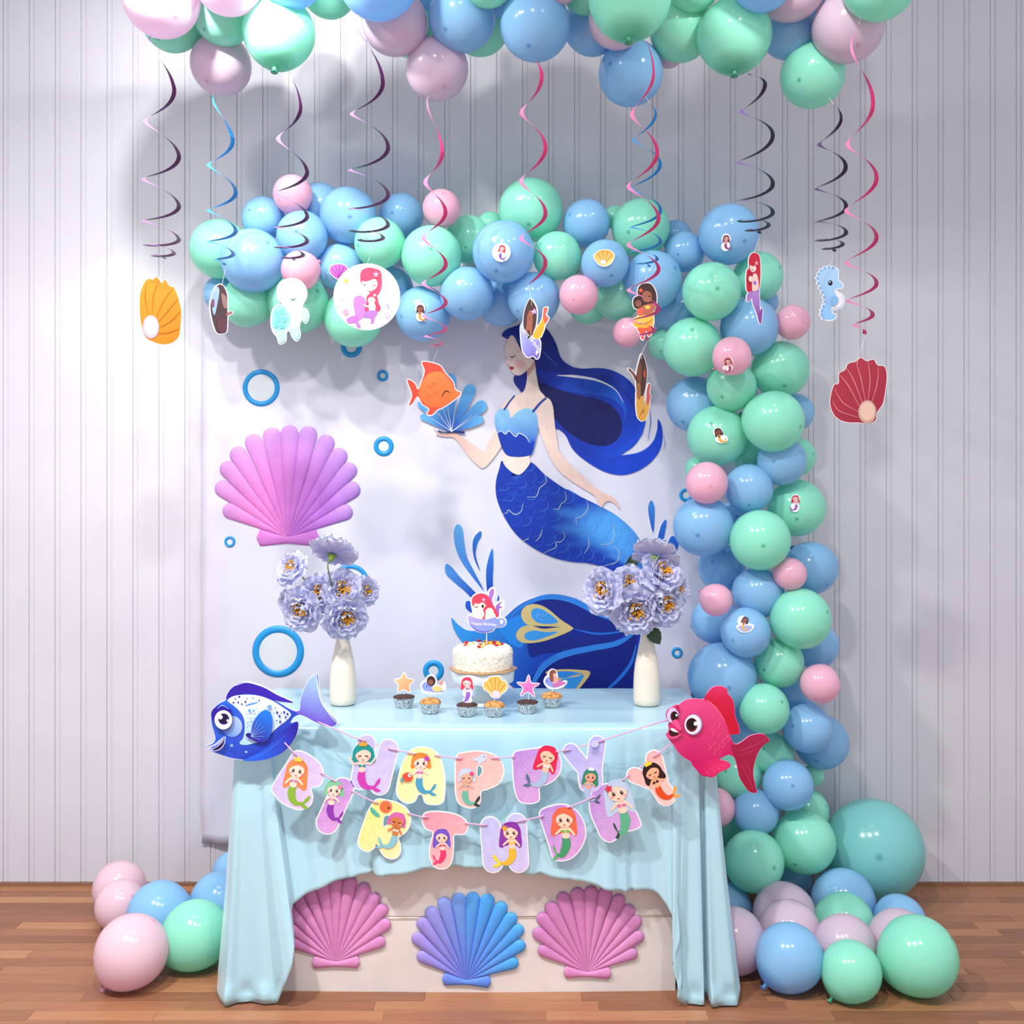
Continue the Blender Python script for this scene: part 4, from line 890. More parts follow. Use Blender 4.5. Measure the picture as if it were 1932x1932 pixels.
A = Art().sm(z9((385,985),(420,950),(470,985),(540,1010),(595,1030),(585,1000),(600,1040),(540,1050),(480,1045),(460,1040),(410,1030)), '#8a98dc').sm(z9((485,1000),(540,985),(580,1010),(560,1040),(500,1035)), '#ecc47c').sm(z9((550,940),(570,950),(595,930),(585,965),(570,985)), '#e08a70')
A.add(ell(*z9((475,940))[0], 8.2, 9.5), '#382426').add(ell(*z9((470,950))[0], 5, 5.5), '#8a5444').add(ell(*z9((432,990))[0], 1, 1), '#20202a'); topper('dark-haired mermaid riding a blue whale topper on a golden cupcake', 1, s1, A, (813,1300))
A = Art(); mermaid(A, *z9((820,1020))[0], 47, '#e83a5c', '#f6d0cc', '#9a60c8', '#8a50b8', eyes='closed', bend=.35, flip=-1); topper('red-haired mermaid with purple tail topper on a chocolate cupcake', 2, [ell(*z9((820,955))[0], 10, 12), ell(*z9((825,1045))[0], 8, 11), ell(*z9((825,1120))[0], 7, 6)], A, (881,1320))
p = smooth(z9((975,990),(985,950),(1010,940),(1040,905),(1080,900),(1130,900),(1150,935),(1185,945),(1205,985),(1190,1030),(1150,1060),(1125,1095),(1090,1100),(1055,1085),(1030,1045),(990,1020)))
A = Art().add(p, ('#f2b048','#f6c878',(932,1275),(932,1315)))
for e in ((1000,970),(1040,925),(1090,910),(1140,930),(1180,975)): A.line([z9((1090,1080))[0], z9(e)[0]], [.5, .8], '#d08a28')
A.add(ell(*z9((1095,1065))[0], 7.5, 7), '#ddd0ea'); topper('orange shell with pearl topper on a golden cupcake', 3, [p], A, (933,1312))
p = smooth([(x, y) for x, y in star(*z9((1405,995))[0], 22, 0.05, .4)], 3); A = Art().add(p, ('#ee8ac8','#d85aac',(985,1275),(1005,1310)))
for k in range(5):
    for q in (.35, .6): A.add(ell(996+22*q*math.sin(.05+k*2*PI/5), 1296-22*q*math.cos(.05+k*2*PI/5), 1, 1, 0, 6), '#f8c8e4')
topper('pink spotted starfish topper on a chocolate cupcake', 4, [p], A, (997,1308))
s1 = [ell(*z9((1640,890))[0], 8.5, 12), smooth(z9((1560,940),(1600,890),(1680,960),(1760,940),(1770,960),(1720,1000),(1640,1010),(1590,995)))]
A = Art().sm(z9((1565,945),(1600,900),(1640,960),(1700,990),(1650,1005),(1600,985)), '#8f9ae0').sm(z9((1640,960),(1700,930),(1730,940),(1770,960),(1710,990),(1660,1000)), '#c86aa8').sm(z9((1610,860),(1640,830),(1675,850),(1670,900),(1640,950),(1615,930)), '#8a4a44').add(ell(*z9((1662,885))[0], 3.5, 4.5), '#e0a898').sm(z9((1650,910),(1690,905),(1690,950),(1655,965)), '#e09a90').add(ell(*z9((1588,940))[0], 1, 1), '#20202a'); topper('long-haired mermaid on a blue whale topper on the rightmost cupcake', 5, s1, A, (1042,1295))
# big cake topper
cup = smooth(z9((830,340),(840,315),(900,335),(1000,350),(1080,330),(1110,345),(1150,335),(1185,355),(1180,400),(1140,415),(1090,420),(1060,455),(1000,468),(930,462),(880,430),(845,390)))
sil = [cup, smooth(z9((865,180),(880,130),(930,102),(990,105),(1030,140),(1060,210),(1105,260),(1115,330),(900,330),(880,270))), smooth(z9((1020,130),(1030,80),(1060,50),(1082,60),(1080,110),(1065,160),(1090,240),(1130,300),(1130,330),(1080,330))), smooth(z9((1085,225),(1130,180),(1160,170),(1165,245),(1140,250),(1120,320),(1095,310)))]
A = Art().sm(z9((1030,120),(1040,75),(1068,52),(1080,80),(1070,125),(1060,165),(1085,235),(1120,300),(1090,320),(1050,240)), '#a870cc').sm(z9((1095,225),(1135,185),(1155,180),(1130,215),(1165,240),(1130,245),(1125,320),(1105,310)), '#9a62c0')
A.sm(z9((835,335),(870,280),(960,300),(980,350),(900,350)), '#f6dcd4').sm(z9((880,190),(930,150),(1000,160),(1000,260),(950,290),(895,265)), '#f6dcd4')
A.sm(z9((865,190),(875,135),(930,102),(990,105),(1035,140),(1060,220),(1030,250),(1000,215),(970,185),(930,200),(895,195),(880,225)), '#e0405c').sm(z9((985,300),(975,250),(1020,210),(1070,220),(1105,270),(1115,320),(1060,330),(970,345)), '#e23c58').add(ell(*z9((1035,280))[0], 8, 8.5), '#f6dcd4').sm(z9((1000,300),(1080,290),(1090,350),(1000,355)), '#f6dcd4')
A.add(ell(*z9((970,222))[0], 2.2, 2.8), '#201418').line(z9((890,225),(910,232),(925,222)), [.4,.6,.4], '#704848').add(star(*z9((978,160))[0], 4.5), '#d8b0e4')
A.add(cup, ('#b0a0ec','#7f9ae8',(890,1165),(905,1190))).line(z9((845,395),(920,455),(1000,466),(1070,445)), [.5,1.5,1.5,.5], '#6a70c8').add(ell(*z9((1150,370))[0], 3.2, 4.2), '#f4f2f6')
tp = cutout('cake_topper', 'large birthday topper with red-haired mermaids in a blue teacup above the cake', 'cake topper', sd_, sil, A, 2.4, .0015)
tm = new_mat('white_lettering', '#ffffff', .5)
cxy = W(*z9((985,392))[0], sd_)-tp.location
obj('lettering', text_mesh('Happy Birthday', 0.0125, tm), tp, cxy+Vector((0, -.0065, 0)), (PI/2, 0.06, 0))
v, f = tube([Vector((0, .002, -.03)), W(918, 1215, sd_)-tp.location+Vector((0, .002, -.02))], .0014, 6); obj('pick', mesh_data('pick', v, f, m_pick), tp)
# ------------------------------------------------------------------ big fish cutouts
z4b = zc(370, 1260, 0.1501); z5b = zc(1230, 1270, 0.12422)
M_BLUEEDGE = new_mat('white_foam_edge', '#dfe6f4', 0.5)
body = smooth(z4b((138,980),(210,950),(242,900),(232,830),(200,720),(190,620),(220,520),(290,450),(372,405),(385,340),(440,260),(530,200),(620,178),(720,195),(850,240),(1000,320),(1130,390),(1225,435),(1100,430),(985,402),(1080,460),(1180,520),(1260,548),(1308,525),(1312,420),(1350,290),(1420,150),(1505,85),(1530,95),(1545,260),(1590,430),(1680,570),(1765,680),(1715,735),(1600,720),(1480,670),(1370,610),(1290,590),(1220,630),(1190,695),(1275,675),(1282,760),(1240,880),(1170,980),(1060,1080),(900,1145),(750,1165),(600,1155),(430,1130),(270,1075),(170,1035),(210,1012),(145,995)), 4)
A = Art().add(body, ('#2f6ae0', '#2334b8', z4b((400,420))[0], z4b((900,1100))[0]))
A.sm(z4b((1255,552),(1305,525),(1312,420),(1350,290),(1420,150),(1505,85),(1520,100),(1530,260),(1575,430),(1665,575),(1750,680),(1710,728),(1600,715),(1480,665),(1370,605),(1290,585)), ('#9cc4fa', '#6a58d0', z4b((1500,150))[0], z4b((1400,600))[0]))
A.line(z4b((1515,95),(1535,260),(1580,430),(1670,570),(1755,680)), [.6,1.2,1.2,.5], '#d4ecff')
A.sm(z4b((385,392),(388,340),(440,265),(530,208),(620,190),(720,205),(850,250),(1000,330),(1215,433),(1100,425),(960,398),(800,345),(640,322),(480,348)), ('#3018a0', '#3a20b4', z4b((400,300))[0], z4b((1100,400))[0]))
A.line(z4b((500,222),(620,184),(720,198),(860,245),(1000,325),(1090,372)), [.3,.6,.6,.3], '#e8eefc')
A.sm(z4b((400,400),(480,352),(640,337),(800,352),(960,412),(1100,500),(1188,570),(1160,640),(1010,762),(860,900),(740,942),(640,967),(560,960),(552,930),(592,880),(612,780),(605,650),(560,560),(480,480),(412,430)), ('#dfeafa', '#a8d4f4', z4b((700,400))[0], z4b((650,950))[0]))
A.sm(z4b((610,480),(680,445),(790,425),(720,460)), '#5a96e4')
A.add(ell(*z4b((455,735))[0], 19, 20), ('#a8c4f4', '#5a8ae8', z4b((540,650))[0], z4b((350,800))[0]))
for x, y, r in ((545,362,13),(495,387,9),(472,435,11),(532,432,11),(578,454,10),(623,424,12),(643,381,7),(717,376,7),(797,404,9),(740,392,5),(1022,558,14),(1110,553,14),(1153,576,14),(1053,603,14),(1130,616,13),(1062,672,14),(980,558,6),(1078,568,7),(938,552,8),(1018,658,8),(1003,500,8)): A.add(ell(*z4b((x, y))[0], r*.15, r*.16, 0, 10), '#2c2ca0')
for x, y, rx, ry in ((930,483,30,22),(678,530,18,20),(730,533,14,15),(696,628,9,9),(658,684,11,11),(703,672,11,12),(746,628,8,8),(650,742,9,9),(772,503,7,7),(648,582,7,7)): A.add(ell(*z4b((x, y))[0], rx*.15, ry*.15, 0, 12), '#6aa0e0')
A.sm(z4b((600,1152),(720,1090),(860,1010),(1000,900),(1100,800),(1165,745),(1275,682),(1275,760),(1235,878),(1165,975),(1055,1075),(900,1138),(750,1160)), ('#2a14a0', '#1f5ce0', z4b((1230,720))[0], z4b((800,1140))[0]))
A.line(z4b((640,1150),(820,1080),(1000,960),(1140,830)), [.4,.8,.8,.3], '#3a70e8')
A.sm(z4b((880,518),(950,565),(970,680),(950,820),(890,908),(790,925),(700,885),(645,852),(642,815),(700,812),(718,700),(790,580)), ('#1a78e8', '#2a1c9c', z4b((900,560))[0], z4b((720,880))[0]))
A.add(ell(*z4b((668,835))[0], 5, 4), '#241088')
for e in ((780,660),(820,690),(860,730),(880,780),(870,850),(820,890)): A.line([z4b((700,850))[0], z4b(e)[0]], [.5,.25], '#8ab0f4')
A.add(ell(*z4b((335,575))[0], 20, 17.5, -.1), '#2a14a0').line(z4b((280,500),(345,462),(425,505)), [.3,.9,.3], '#8ab4f4')
A.add(ell(*z4b((356,645))[0], 17.6, 19.2), '#1c1478').add(ell(*z4b((357,642))[0], 16.6, 18), '#fbfaff').add(ell(*z4b((362,632))[0], 10.4, 10.8), '#4a5cd0').add(ell(*z4b((360,628))[0], 10, 9.8), '#170a3c').add(ell(*z4b((323,606))[0], 3.8, 4.2), '#ffffff').add(ell(*z4b((412,650))[0], 2.2, 2.6), '#e8e8ff')
A.sm(z4b((200,1022),(290,962),(350,900),(385,842),(378,930),(330,1005),(260,1032)), '#c4c8f0').sm(z4b((222,1018),(300,965),(350,915),(375,870),(362,940),(318,998),(262,1022)), '#20103c')
A.sm(z4b((140,975),(230,950),(300,900),(370,848),(320,925),(240,975),(150,990)), '#b4c0f0')
A.add(ell(*z4b((463,960))[0], 2.8, 2.6), '#8ab0f4').add(ell(*z4b((645,1041))[0], 2.8, 2.2), '#8ab0f4')
cutout('fish_cutout', 'large blue cartoon fish cutout at the left corner of the tablecloth', 'fish decoration', 2.925, [body], A, 1.0, .005, card_mat=M_BLUEEDGE)
body = smooth(z5b((258,760),(215,660),(230,570),(310,515),(360,482),(410,482),(500,415),(640,388),(790,395),(850,290),(920,220),(1020,195),(1120,225),(1152,270),(1150,310),(1220,390),(1250,500),(1260,640),(1310,780),(1330,880),(1310,930),(1190,930),(1240,1060),(1290,1080),(1370,1040),(1480,960),(1600,925),(1700,930),(1760,980),(1785,1030),(1700,1090),(1610,1210),(1550,1400),(1540,1550),(1580,1750),(1590,1815),(1480,1800),(1400,1700),(1330,1580),(1300,1450),(1260,1300),(1200,1248),(1150,1242),(1028,1305),(1130,1340),(1197,1395),(1150,1450),(1020,1510),(930,1580),(850,1572),(770,1560),(700,1500),(600,1350),(500,1290),(400,1200),(320,1080),(240,980),(215,930),(250,890),(260,830),(245,800)), 4)
A = Art().add(body, ('#e04a86', '#c40a5e', z5b((620,420))[0], z5b((800,1300))[0]))
A.sm(z5b((795,392),(850,292),(920,224),(1020,198),(1120,228),(1145,270),(1145,310),(1215,390),(1245,500),(1255,640),(1305,780),(1322,880),(1300,922),(1190,925),(1140,800),(1080,680),(980,540),(880,445)), ('#d6306c', '#c4022c', z5b((1050,200))[0], z5b((1050,400))[0]))
A.line(z5b((830,400),(960,510),(1050,630),(1110,730)), [.3,.8,.6,.2], '#f47a90')
A.sm(z5b((1200,1100),(1290,1085),(1370,1045),(1480,965),(1600,930),(1700,935),(1755,980),(1775,1030),(1690,1090),(1600,1210),(1542,1400),(1532,1550),(1570,1750),(1580,1805),(1485,1792),(1405,1695),(1338,1575),(1308,1450),(1265,1295)), ('#a01848', '#9a0a38', z5b((1650,980))[0], z5b((1350,1400))[0]))
for pts in (((1300,1180),(1500,1120),(1720,1010)),((1320,1250),(1480,1200),(1620,1130)),((1330,1350),(1450,1560),(1540,1780)),((1400,1320),(1480,1480),(1520,1640))): A.line(z5b(*pts), [.3,.7,.3], '#c03a68')
A.sm(z5b((600,1360),(760,1330),(920,1290),(1030,1310),(1125,1345),(1188,1395),(1145,1445),(1015,1505),(928,1572),(850,1566),(775,1552),(705,1495)), ('#c40a5e', '#e42a6a', z5b((720,1400))[0], z5b((1100,1420))[0]))
for pts in (((860,1430),(960,1490)),((900,1400),(1050,1460)),((960,1380),(1120,1420)),((800,1460),(870,1540))): A.line(z5b(*pts), [.3,.5], '#f05a90')
for cx_, cy_ in ((930,640),(935,780),(1010,790),(920,930),(1000,950),(1060,880),(1120,960),(1060,1020),(930,1060),(1010,1110),(1080,1080),(940,1190),(1150,1000),(870,1120)): A.line(z5b((cx_-5,cy_-50),(cx_+18,cy_),(cx_-25,cy_+45)), [.2,.5,.2], '#ee6a86')
A.add(ell(*z5b((310,635))[0], 11, 14.5, .15), '#cfc4ee').add(ell(*z5b((335,648))[0], 7.4, 9.6), '#4a1018').add(ell(*z5b((340,640))[0], 5.2, 7), '#150408').add(ell(*z5b((367,630))[0], 1.8, 2.2), '#ffffff')
A.sm(z5b((345,515),(380,482),(412,500),(405,570),(385,570)), '#c01a58')
A.add(ell(*z5b((620,772))[0], 16.6, 19.4, .1), '#b4b0e0').add(ell(*z5b((612,768))[0], 15, 17.6, .1), '#efeafc').add(ell(*z5b((598,776))[0], 10.9, 13.2), '#6a1420').add(ell(*z5b((600,765))[0], 9.2, 11), '#1a0608').add(ell(*z5b((657,757))[0], 3.7, 3.9), '#ffffff')
A.sm(z5b((248,800),(270,768),(330,770),(385,820),(420,890),(460,905),(400,930),(330,870),(270,850)), '#d02a70').sm(z5b((255,875),(300,855),(385,890),(402,905),(350,942),(300,948),(265,920)), '#380a12').sm(z5b((272,832),(310,825),(350,850),(388,886),(330,878),(290,858)), '#f6f0f4').line(z5b((232,930),(290,968),(370,955),(420,925)), [1.2,2.2,2,.6], '#e8508c')
A.sm(z5b((280,745),(320,705),(380,700),(440,830),(400,850),(340,790)), '#e2528c')
M_PINKEDGE = new_mat('pink_foam_edge', '#e890b4', 0.5)
cutout('fish_cutout', 'large hot pink cartoon fish cutout at the right corner of the tablecloth', 'fish decoration', 2.90, [body], A, 0.3, .005, card_mat=M_PINKEDGE)

# ------------------------------------------------------------------ birthday banner: letter cards on pink ribbon
y4 = zc(370, 1240, 0.27433); y5 = zc(840, 1340, 0.32091)
LD = 2.900
def cap(p, q, r): return stroke([p, q], r, False, 8)
def inside(p, poly):
    c = False; n = len(poly)
    for i in range(n):
        (x1, y1), (x2, y2) = poly[i], poly[i-1]
        if (y1 > p[1]) != (y2 > p[1]) and p[0] < (x2-x1)*(p[1]-y1)/(y2-y1)+x1: c = not c
    return c
def lighten(h): return '#'+''.join('%02x' % int(v+(255-v)*.45) for v in (int(h[k:k+2], 16) for k in (1, 3, 5)))
def letter(label, shapes, bg, fig, hole=None, border=2.2):
    A = Art(); xs = [p[0] for s in shapes for p in s]; ys = [p[1] for s in shapes for p in s]
    a, b = (min(xs), min(ys)), (max(xs), max(ys))
    for s in shapes: A.add(s, (bg[0], bg[1], a, b), M_WASH)
    first = True
    for r_ in range(int((b[1]-a[1])/6)+2):
        for q_ in range(int((b[0]-a[0])/9)+3):
            x = a[0]+q_*9+(4.5 if r_ % 2 else 0)-4; y = a[1]+r_*6
            if math.sin(x*.045+a[0])+math.sin(y*.05+x*.02+a[1]) < .15: continue
            arc = [(x-4.4*math.cos(PI*t/6), y+4.6*math.sin(PI*t/6)) for t in range(7)]
            if all(any(inside(p, s) for s in shapes) for p in arc): A.add(stroke(arc, .42, False, 1), lighten(bg[0]), M_PRINT, not first); first = False
    if hole: A.add(grow(hole, 1.8), '#f4f2f6'); A.add(hole, '#6f99a4')
    global MSC; MSC = 1.12; fig(A); MSC = 1.0
    return cutout('letter_card', label, 'letter card', LD, shapes, A, border, .0012, group='letter cards of the birthday banner')
LIL = ('#beb4f0', '#e0caf2'); LBL = ('#b8c2f4', '#d8c6f2'); YEL = ('#f8e898', '#fbf2c4'); PEA = ('#f6a8ae', '#fccfc2'); PUR = ('#b08ada', '#e0a6e0'); PNK = ('#f094aa', '#fac2c0')
letter('lilac letter H card with teal-haired mermaid, first of the upper row', [cap(*y4((1172,598),(1130,845)), 17), cap(*y4((1322,632),(1262,880)), 17.5), smooth(y4((1130,740),(1220,700),(1310,720),(1280,830),(1200,880),(1130,860)))], ('#b8b4f4','#d4cbf4'), lambda A: mermaid(A, *y4((1150,755))[0], 80, '#149490', '#f6cfc0', '#c83cb0', '#149490', arms='up', crown='#f0a030', hairlen=.2, eyes='closed'))
def figA(A):
    mermaid(A, *y4((1545,800))[0], 72, '#f0883a', '#fadcd0', '#4aa0c4', '#d868b8', flower='#b83cc0', hairlen=.16)
    A.add(ell(*y4((1455,820))[0], 10, 8.5), '#e4503a').add(ell(*y4((1470,808))[0], 3.4), '#ffffff').add(ell(*y4((1473,808))[0], 1.3), '#201010').sm(y4((1405,840),(1420,820),(1430,835),(1415,860)), '#5aa0a8')
letter('yellow letter A card with orange-haired mermaid and red fish in the upper row', [smooth(y4((1480,642),(1540,622),(1610,632),(1660,670),(1690,740),(1708,850),(1703,960),(1688,998),(1640,1010),(1580,998),(1560,945),(1525,942),(1500,988),(1450,998),(1400,970),(1382,910),(1402,800),(1432,710)))], YEL, figA)
def figP1(A):
    A.sm(y5((165,270),(180,282),(215,258),(240,262),(240,290),(215,305),(200,318),(190,300),(168,295)), '#c4d4ee').add(ell(*y5((228,272))[0], 1, 1), '#20304a')
    mermaid(A, *y5((125,450))[0], 64, '#c4d4ea', '#efb49c', '#6ab8a4', '#a8a8a0', fluke='#2c3a34', flower='#e8407a', hairlen=.14, eyes='closed')
letter('coral letter P card with silver-haired mermaid and small blue fish', [smooth(y5((70,272),(120,250),(200,244),(280,262),(330,310),(340,370),(310,430),(250,460),(208,476),(202,538),(170,570),(120,565),(80,540),(64,480),(62,380)))], PEA, figP1, smooth(y5((192,332),(206,330),(216,350),(208,375),(190,388)), 3))
letter('purple letter P card with crimson-haired mermaid and grey-blue tail', [smooth(y5((402,262),(450,238),(540,226),(600,216),(650,238),(678,300),(668,370),(620,420),(552,452),(552,500),(545,532),(500,546),(440,533),(414,480),(402,380)))], PUR, lambda A: mermaid(A, *y5((585,335))[0], 76, '#dc2450', '#f4c4a8', '#a4bcdc', '#e8e4ec', fluke='#5a6c8c', flip=-1, rot=.25, hairlen=.38, eyes='closed'), smooth(y5((525,308),(545,312),(548,330),(528,342)), 3))
def figY1(A):
    mermaid(A, *y5((848,440))[0], 56, '#2f8a6c', '#e8a488', '#a8bcdc', '#a8bcdc', fluke='#4a5a74', crown='#ffffff', hairlen=.3, rot=.1)
    A.add(ell(*y5((878,195))[0], 7.5, 7), '#c4c8ec')
    for i in range(4): A.line(y5((866+8*i,215),(862+12*i,235),(870+10*i,255)), [.7,.6,.3], '#8a90d0')
letter('lilac letter Y card with green-haired mermaid and small jellyfish ending the upper row', [cap(*y5((738,242),(850,380)), 14), cap(*y5((893,198),(868,390)), 14.5), smooth(y5((790,350),(850,320),(915,350),(918,440),(890,475),(850,480),(805,465),(790,430)))], ('#aaaaf0','#c8c0f2'), figY1)
letter('lilac letter B card with long orange-haired mermaid and green tail starting the lower row', [smooth(y4((680,652),(740,657),(810,697),(858,750),(872,820),(850,876),(788,898),(798,960),(780,1016),(720,1045),(650,1028),(580,988),(532,930),(524,900),(560,830),(620,740)))], LIL, lambda A: mermaid(A, *y4((680,860))[0], 80, '#ee8850', '#fadccc', '#86b43a', '#c080b4', crown='#f0d040', hairlen=.42, rot=.15))
letter('violet letter I card with green-haired mermaid and purple tail', [cap(*y4((1008,905),(902,1140)), 20)], PUR, lambda A: mermaid(A, *y4((940,985))[0], 70, '#7cc89c', '#fadccc', '#8a34b0', '#d090b0', flower='#f080b0', hairlen=.16, rot=.12, bend=.8))
def figR(A):
    A.add(ell(*y4((1305,1028))[0], 12, 12), '#e87a68').add(ell(*y4((1302,1030))[0], 9, 9), '#d8743c').sm(y4((1200,1030),(1225,1045),(1265,1090),(1240,1095),(1205,1065)), '#4ab4a0').add(ell(*y4((1325,1035))[0], 1.6, 2.2), '#301010')
    mermaid(A, *y4((1365,1195))[0], 66, '#d468b0', '#d07a48', '#84c4d4', '#e8e8e8', hairlen=.14, eyes='closed', rot=.25, flip=-1)
letter('yellow letter R card with pink-haired brown-skinned mermaid', [smooth(y4((1240,984),(1310,987),(1400,1012),(1463,1070),(1468,1140),(1438,1200),(1387,1240),(1400,1290),(1398,1350),(1360,1382),(1300,1368),(1262,1312),(1246,1284),(1220,1310),(1180,1333),(1132,1308),(1118,1260),(1152,1150),(1192,1050)))], ('#f8e67c','#f8eebc'), figR, smooth(y4((1295,1098),(1325,1090),(1332,1130),(1300,1158),(1288,1150)), 3))
letter('pink letter T card with violet-haired mermaid and crimson tail', [smooth(y4((1562,1100),(1582,1072),(1660,1064),(1780,1082),(1848,1122),(1866,1170),(1838,1213),(1772,1220),(1767,1300),(1755,1400),(1720,1446),(1660,1448),(1622,1410),(1608,1320),(1632,1205),(1590,1182),(1562,1140)))], PNK, lambda A: mermaid(A, *y4((1690,1300))[0], 60, '#7058cc', '#fad4c0', '#e03a74', '#e0486c', hairlen=.32, flip=-1, bend=.7))
letter('blue-lilac letter H card with purple-haired mermaid and golden tail in the lower row', [cap(*y5((265,685),(282,895)), 18), cap(*y5((418,665),(432,895)), 18), smooth(y5((280,740),(350,720),(430,740),(430,850),(350,880),(290,850)))], LBL, lambda A: mermaid(A, *y5((385,785))[0], 76, '#8a34a8', '#fad4c0', '#ecb83a', '#ecc84a', fluke='#f0d84a', flower='#f0a040', flip=-1, hairlen=.36, bend=1.1))
letter('purple letter D card with coral-haired mermaid beside the lower letter A', [smooth(y5((558,602),(620,567),(700,557),(768,592),(812,660),(822,740),(788,820),(738,868),(680,882),(637,868),(612,790),(582,700)))], PUR, lambda A: mermaid(A, *y5((700,720))[0], 88, '#ec6a4c', '#fad4bc', '#3f9a6a', '#7ab850', hairlen=.34, flip=-1, bend=.6, fluke='#5cae6a'))
letter('purple letter A card with silver-haired mermaid and dark green fluke', [smooth(y5((862,492),(900,452),(960,432),(1020,430),(1060,470),(1100,560),(1138,640),(1146,680),(1100,703),(1050,710),(1020,743),(970,772),(922,748),(892,690),(862,620),(850,560)))], PUR, lambda A: mermaid(A, *y5((1030,570))[0], 98, '#b8cce6', '#f8d0bc', '#5cb08a', '#e070a0', fluke='#27463c', flower='#d83050', hairlen=.4, rot=-.2, flip=-1, bend=.5))
letter('coral letter Y card with black-haired mermaid in a yellow crown ending the lower row', [cap(*y5((1228,285),(1262,420)), 15), cap(*y5((1112,382),(1240,430)), 13.5), cap(*y5((1250,430),(1298,505)), 17)], PEA, lambda A: mermaid(A, *y5((1245,425))[0], 72, '#2a1418', '#f2b088', '#dc4a1c', '#402020', fluke='#eea040', crown='#f4d430', rot=-.45, hairlen=.26, eyes='closed'))
m_rib = new_mat('pink_satin_ribbon', '#e6a8d4', 0.35)
def ribbon(label, pts, d):
    pts = [tuple(W(x, y, d+dz)) for x, y, dz in pts]; c = Vector(pts[0])
    v, f = tube([Vector(p)-c for p in open_curve(pts, 4)], .0019, 6); o = obj('ribbon', mesh_data('ribbon', v, f, m_rib, smooth=True), None, c); tag(o, label, 'ribbon', 'ribbons of the birthday banner')
b_, f_ = .004, -.0035
ribbon('upper pink ribbon strung through the letters of HAPPY', [(600,1362,.02),(622,1371,f_),(660,1388,f_),(687,1397,f_),(693,1399,b_),(728,1410,b_),(734,1412,f_),(756,1417,f_),(782,1422,f_),(787,1422,b_),(818,1425,b_),(822,1425,f_),(850,1429,f_),(870,1431,f_),(875,1431,b_),(925,1430,b_),(930,1430,f_),(968,1428,f_),(975,1428,b_),(1043,1420,b_),(1050,1418,f_),(1075,1414,f_),(1080,1412,b_),(1120,1402,b_),(1126,1400,f_),(1170,1386,f_),(1220,1370,f_),(1262,1358,.02)], LD)
ribbon('lower pink ribbon strung through the letters of BIRTHDAY', [(536,1400,.02),(546,1411,f_),(558,1424,f_),(563,1428,b_),(602,1455,b_),(606,1458,f_),(632,1474,f_),(638,1478,b_),(660,1490,b_),(666,1493,f_),(690,1506,f_),(712,1515,f_),(716,1516,b_),(764,1532,b_),(770,1534,f_),(790,1540,f_),(806,1542,f_),(812,1543,b_),(872,1552,b_),(880,1553,f_),(905,1556,f_),(918,1556,f_),(924,1556,b_),(970,1551,b_),(976,1550,f_),(1010,1543,f_),(1024,1539,f_),(1030,1536,b_),(1066,1525,b_),(1072,1523,f_),(1100,1512,f_),(1120,1503,f_),(1126,1499,b_),(1168,1475,b_),(1174,1472,f_),(1186,1463,f_),(1192,1460,b_),(1230,1430,b_),(1234,1427,f_),(1252,1414,f_),(1272,1398,.01)], LD)
# ------------------------------------------------------------------ hanging foil swirls and the paper figures on their threads
m_thread = new_mat('clear_thread', '#e4e6ea', 0.3)
def swirl(label, cx, amp, y0, rights, d, c_under, c_top, y_end=None, width=8.0, thread=None, top_amp=0.6, first=-1.0):
    """ribbon cut as a flat spiral and pulled out: its width lies along the radius; rights = rows where it swings to the right"""
    bb = min((b for b in BALLOONS if b['sec'] == 'ceil'), key=lambda b: math.hypot(b['x']-cx, b['y']+b['r']-y0))
    d = min(bb['d']+.01, 3.13); k = d/F; keys = [(y0, first*PI if first else 0)]+[(y, 2*PI*i) for i, y in enumerate(rights)]
    if y_end: keys.append((y_end, keys[-1][1]+PI*.6))
    top = W(cx, y0, d); t = thing('foil_swirl', label, 'streamer', top, 0, 'foil swirls hanging from the balloons')
    v, f, cols = [], [], []; N = 0; rows = []
    for i in range(len(keys)-1):
        (ya, pa), (yb, pb) = keys[i], keys[i+1]; n = max(8, int(abs(pb-pa)/PI*14))
        for j in range(n+(1 if i == len(keys)-2 else 0)):
            s = j/n; rows.append((ya+(yb-ya)*s, pa+(pb-pa)*s))
    L = len(rows)
    for q, (y, ph) in enumerate(rows):
        u = q/(L-1); a = amp*(top_amp+(1-top_amp)*min(1, u*4)); 
        if not y_end: a *= (1-max(0, (u-.66)/.34)**1.5*.72)
        w = width*(.25+.75*min(1, u*12))
        ro, ri = a*k, max(.001, (a-w*.95)*k); z = -(y-y0)*k
        tilt = .0016
        for r_, dz in ((ro, 0), (ri, 0)):
            v.append((r_*math.cos(ph), r_*math.sin(ph), z+(tilt if r_ == ri else -tilt)))
        for r_, dz in ((ro, 0), (ri, 0)):
            v.append((r_*math.cos(ph), r_*math.sin(ph), z+.0004+(tilt if r_ == ri else -tilt)))
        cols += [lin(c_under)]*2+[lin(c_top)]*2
    for q in range(L-1):
        a, b = q*4, q*4+4
        f += [[a, a+1, b+1, b], [a+2, b+2, b+3, a+3], [a, b, b+2, a+2], [a+1, a+3, b+3, b+1]]
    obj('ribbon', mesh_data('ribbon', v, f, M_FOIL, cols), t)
    p0 = top+Vector(v[0])
    hit = bb['o'].location+(p0-bb['o'].location).normalized()*bb['rad']*0.99
    vv, ff = tube([hit-top, (hit-top)*.5+Vector(v[0])*.5, Vector(v[0])], .0006, 5); obj('hook_thread', mesh_data('hook_thread', vv, ff, m_thread), t)
    if thread:
        e = rows[-1][0]; vv, ff = tube([Vector(v[-4]), W(thread[0], thread[1], d)-top, W(thread[0], thread[1]+9, d)-top+Vector((0, .0006, 0))], .0005, 5); obj('thread', mesh_data('thread', vv, ff, m_thread), t)
    DEP[(cx, y0)] = d; return t
DEP = {}
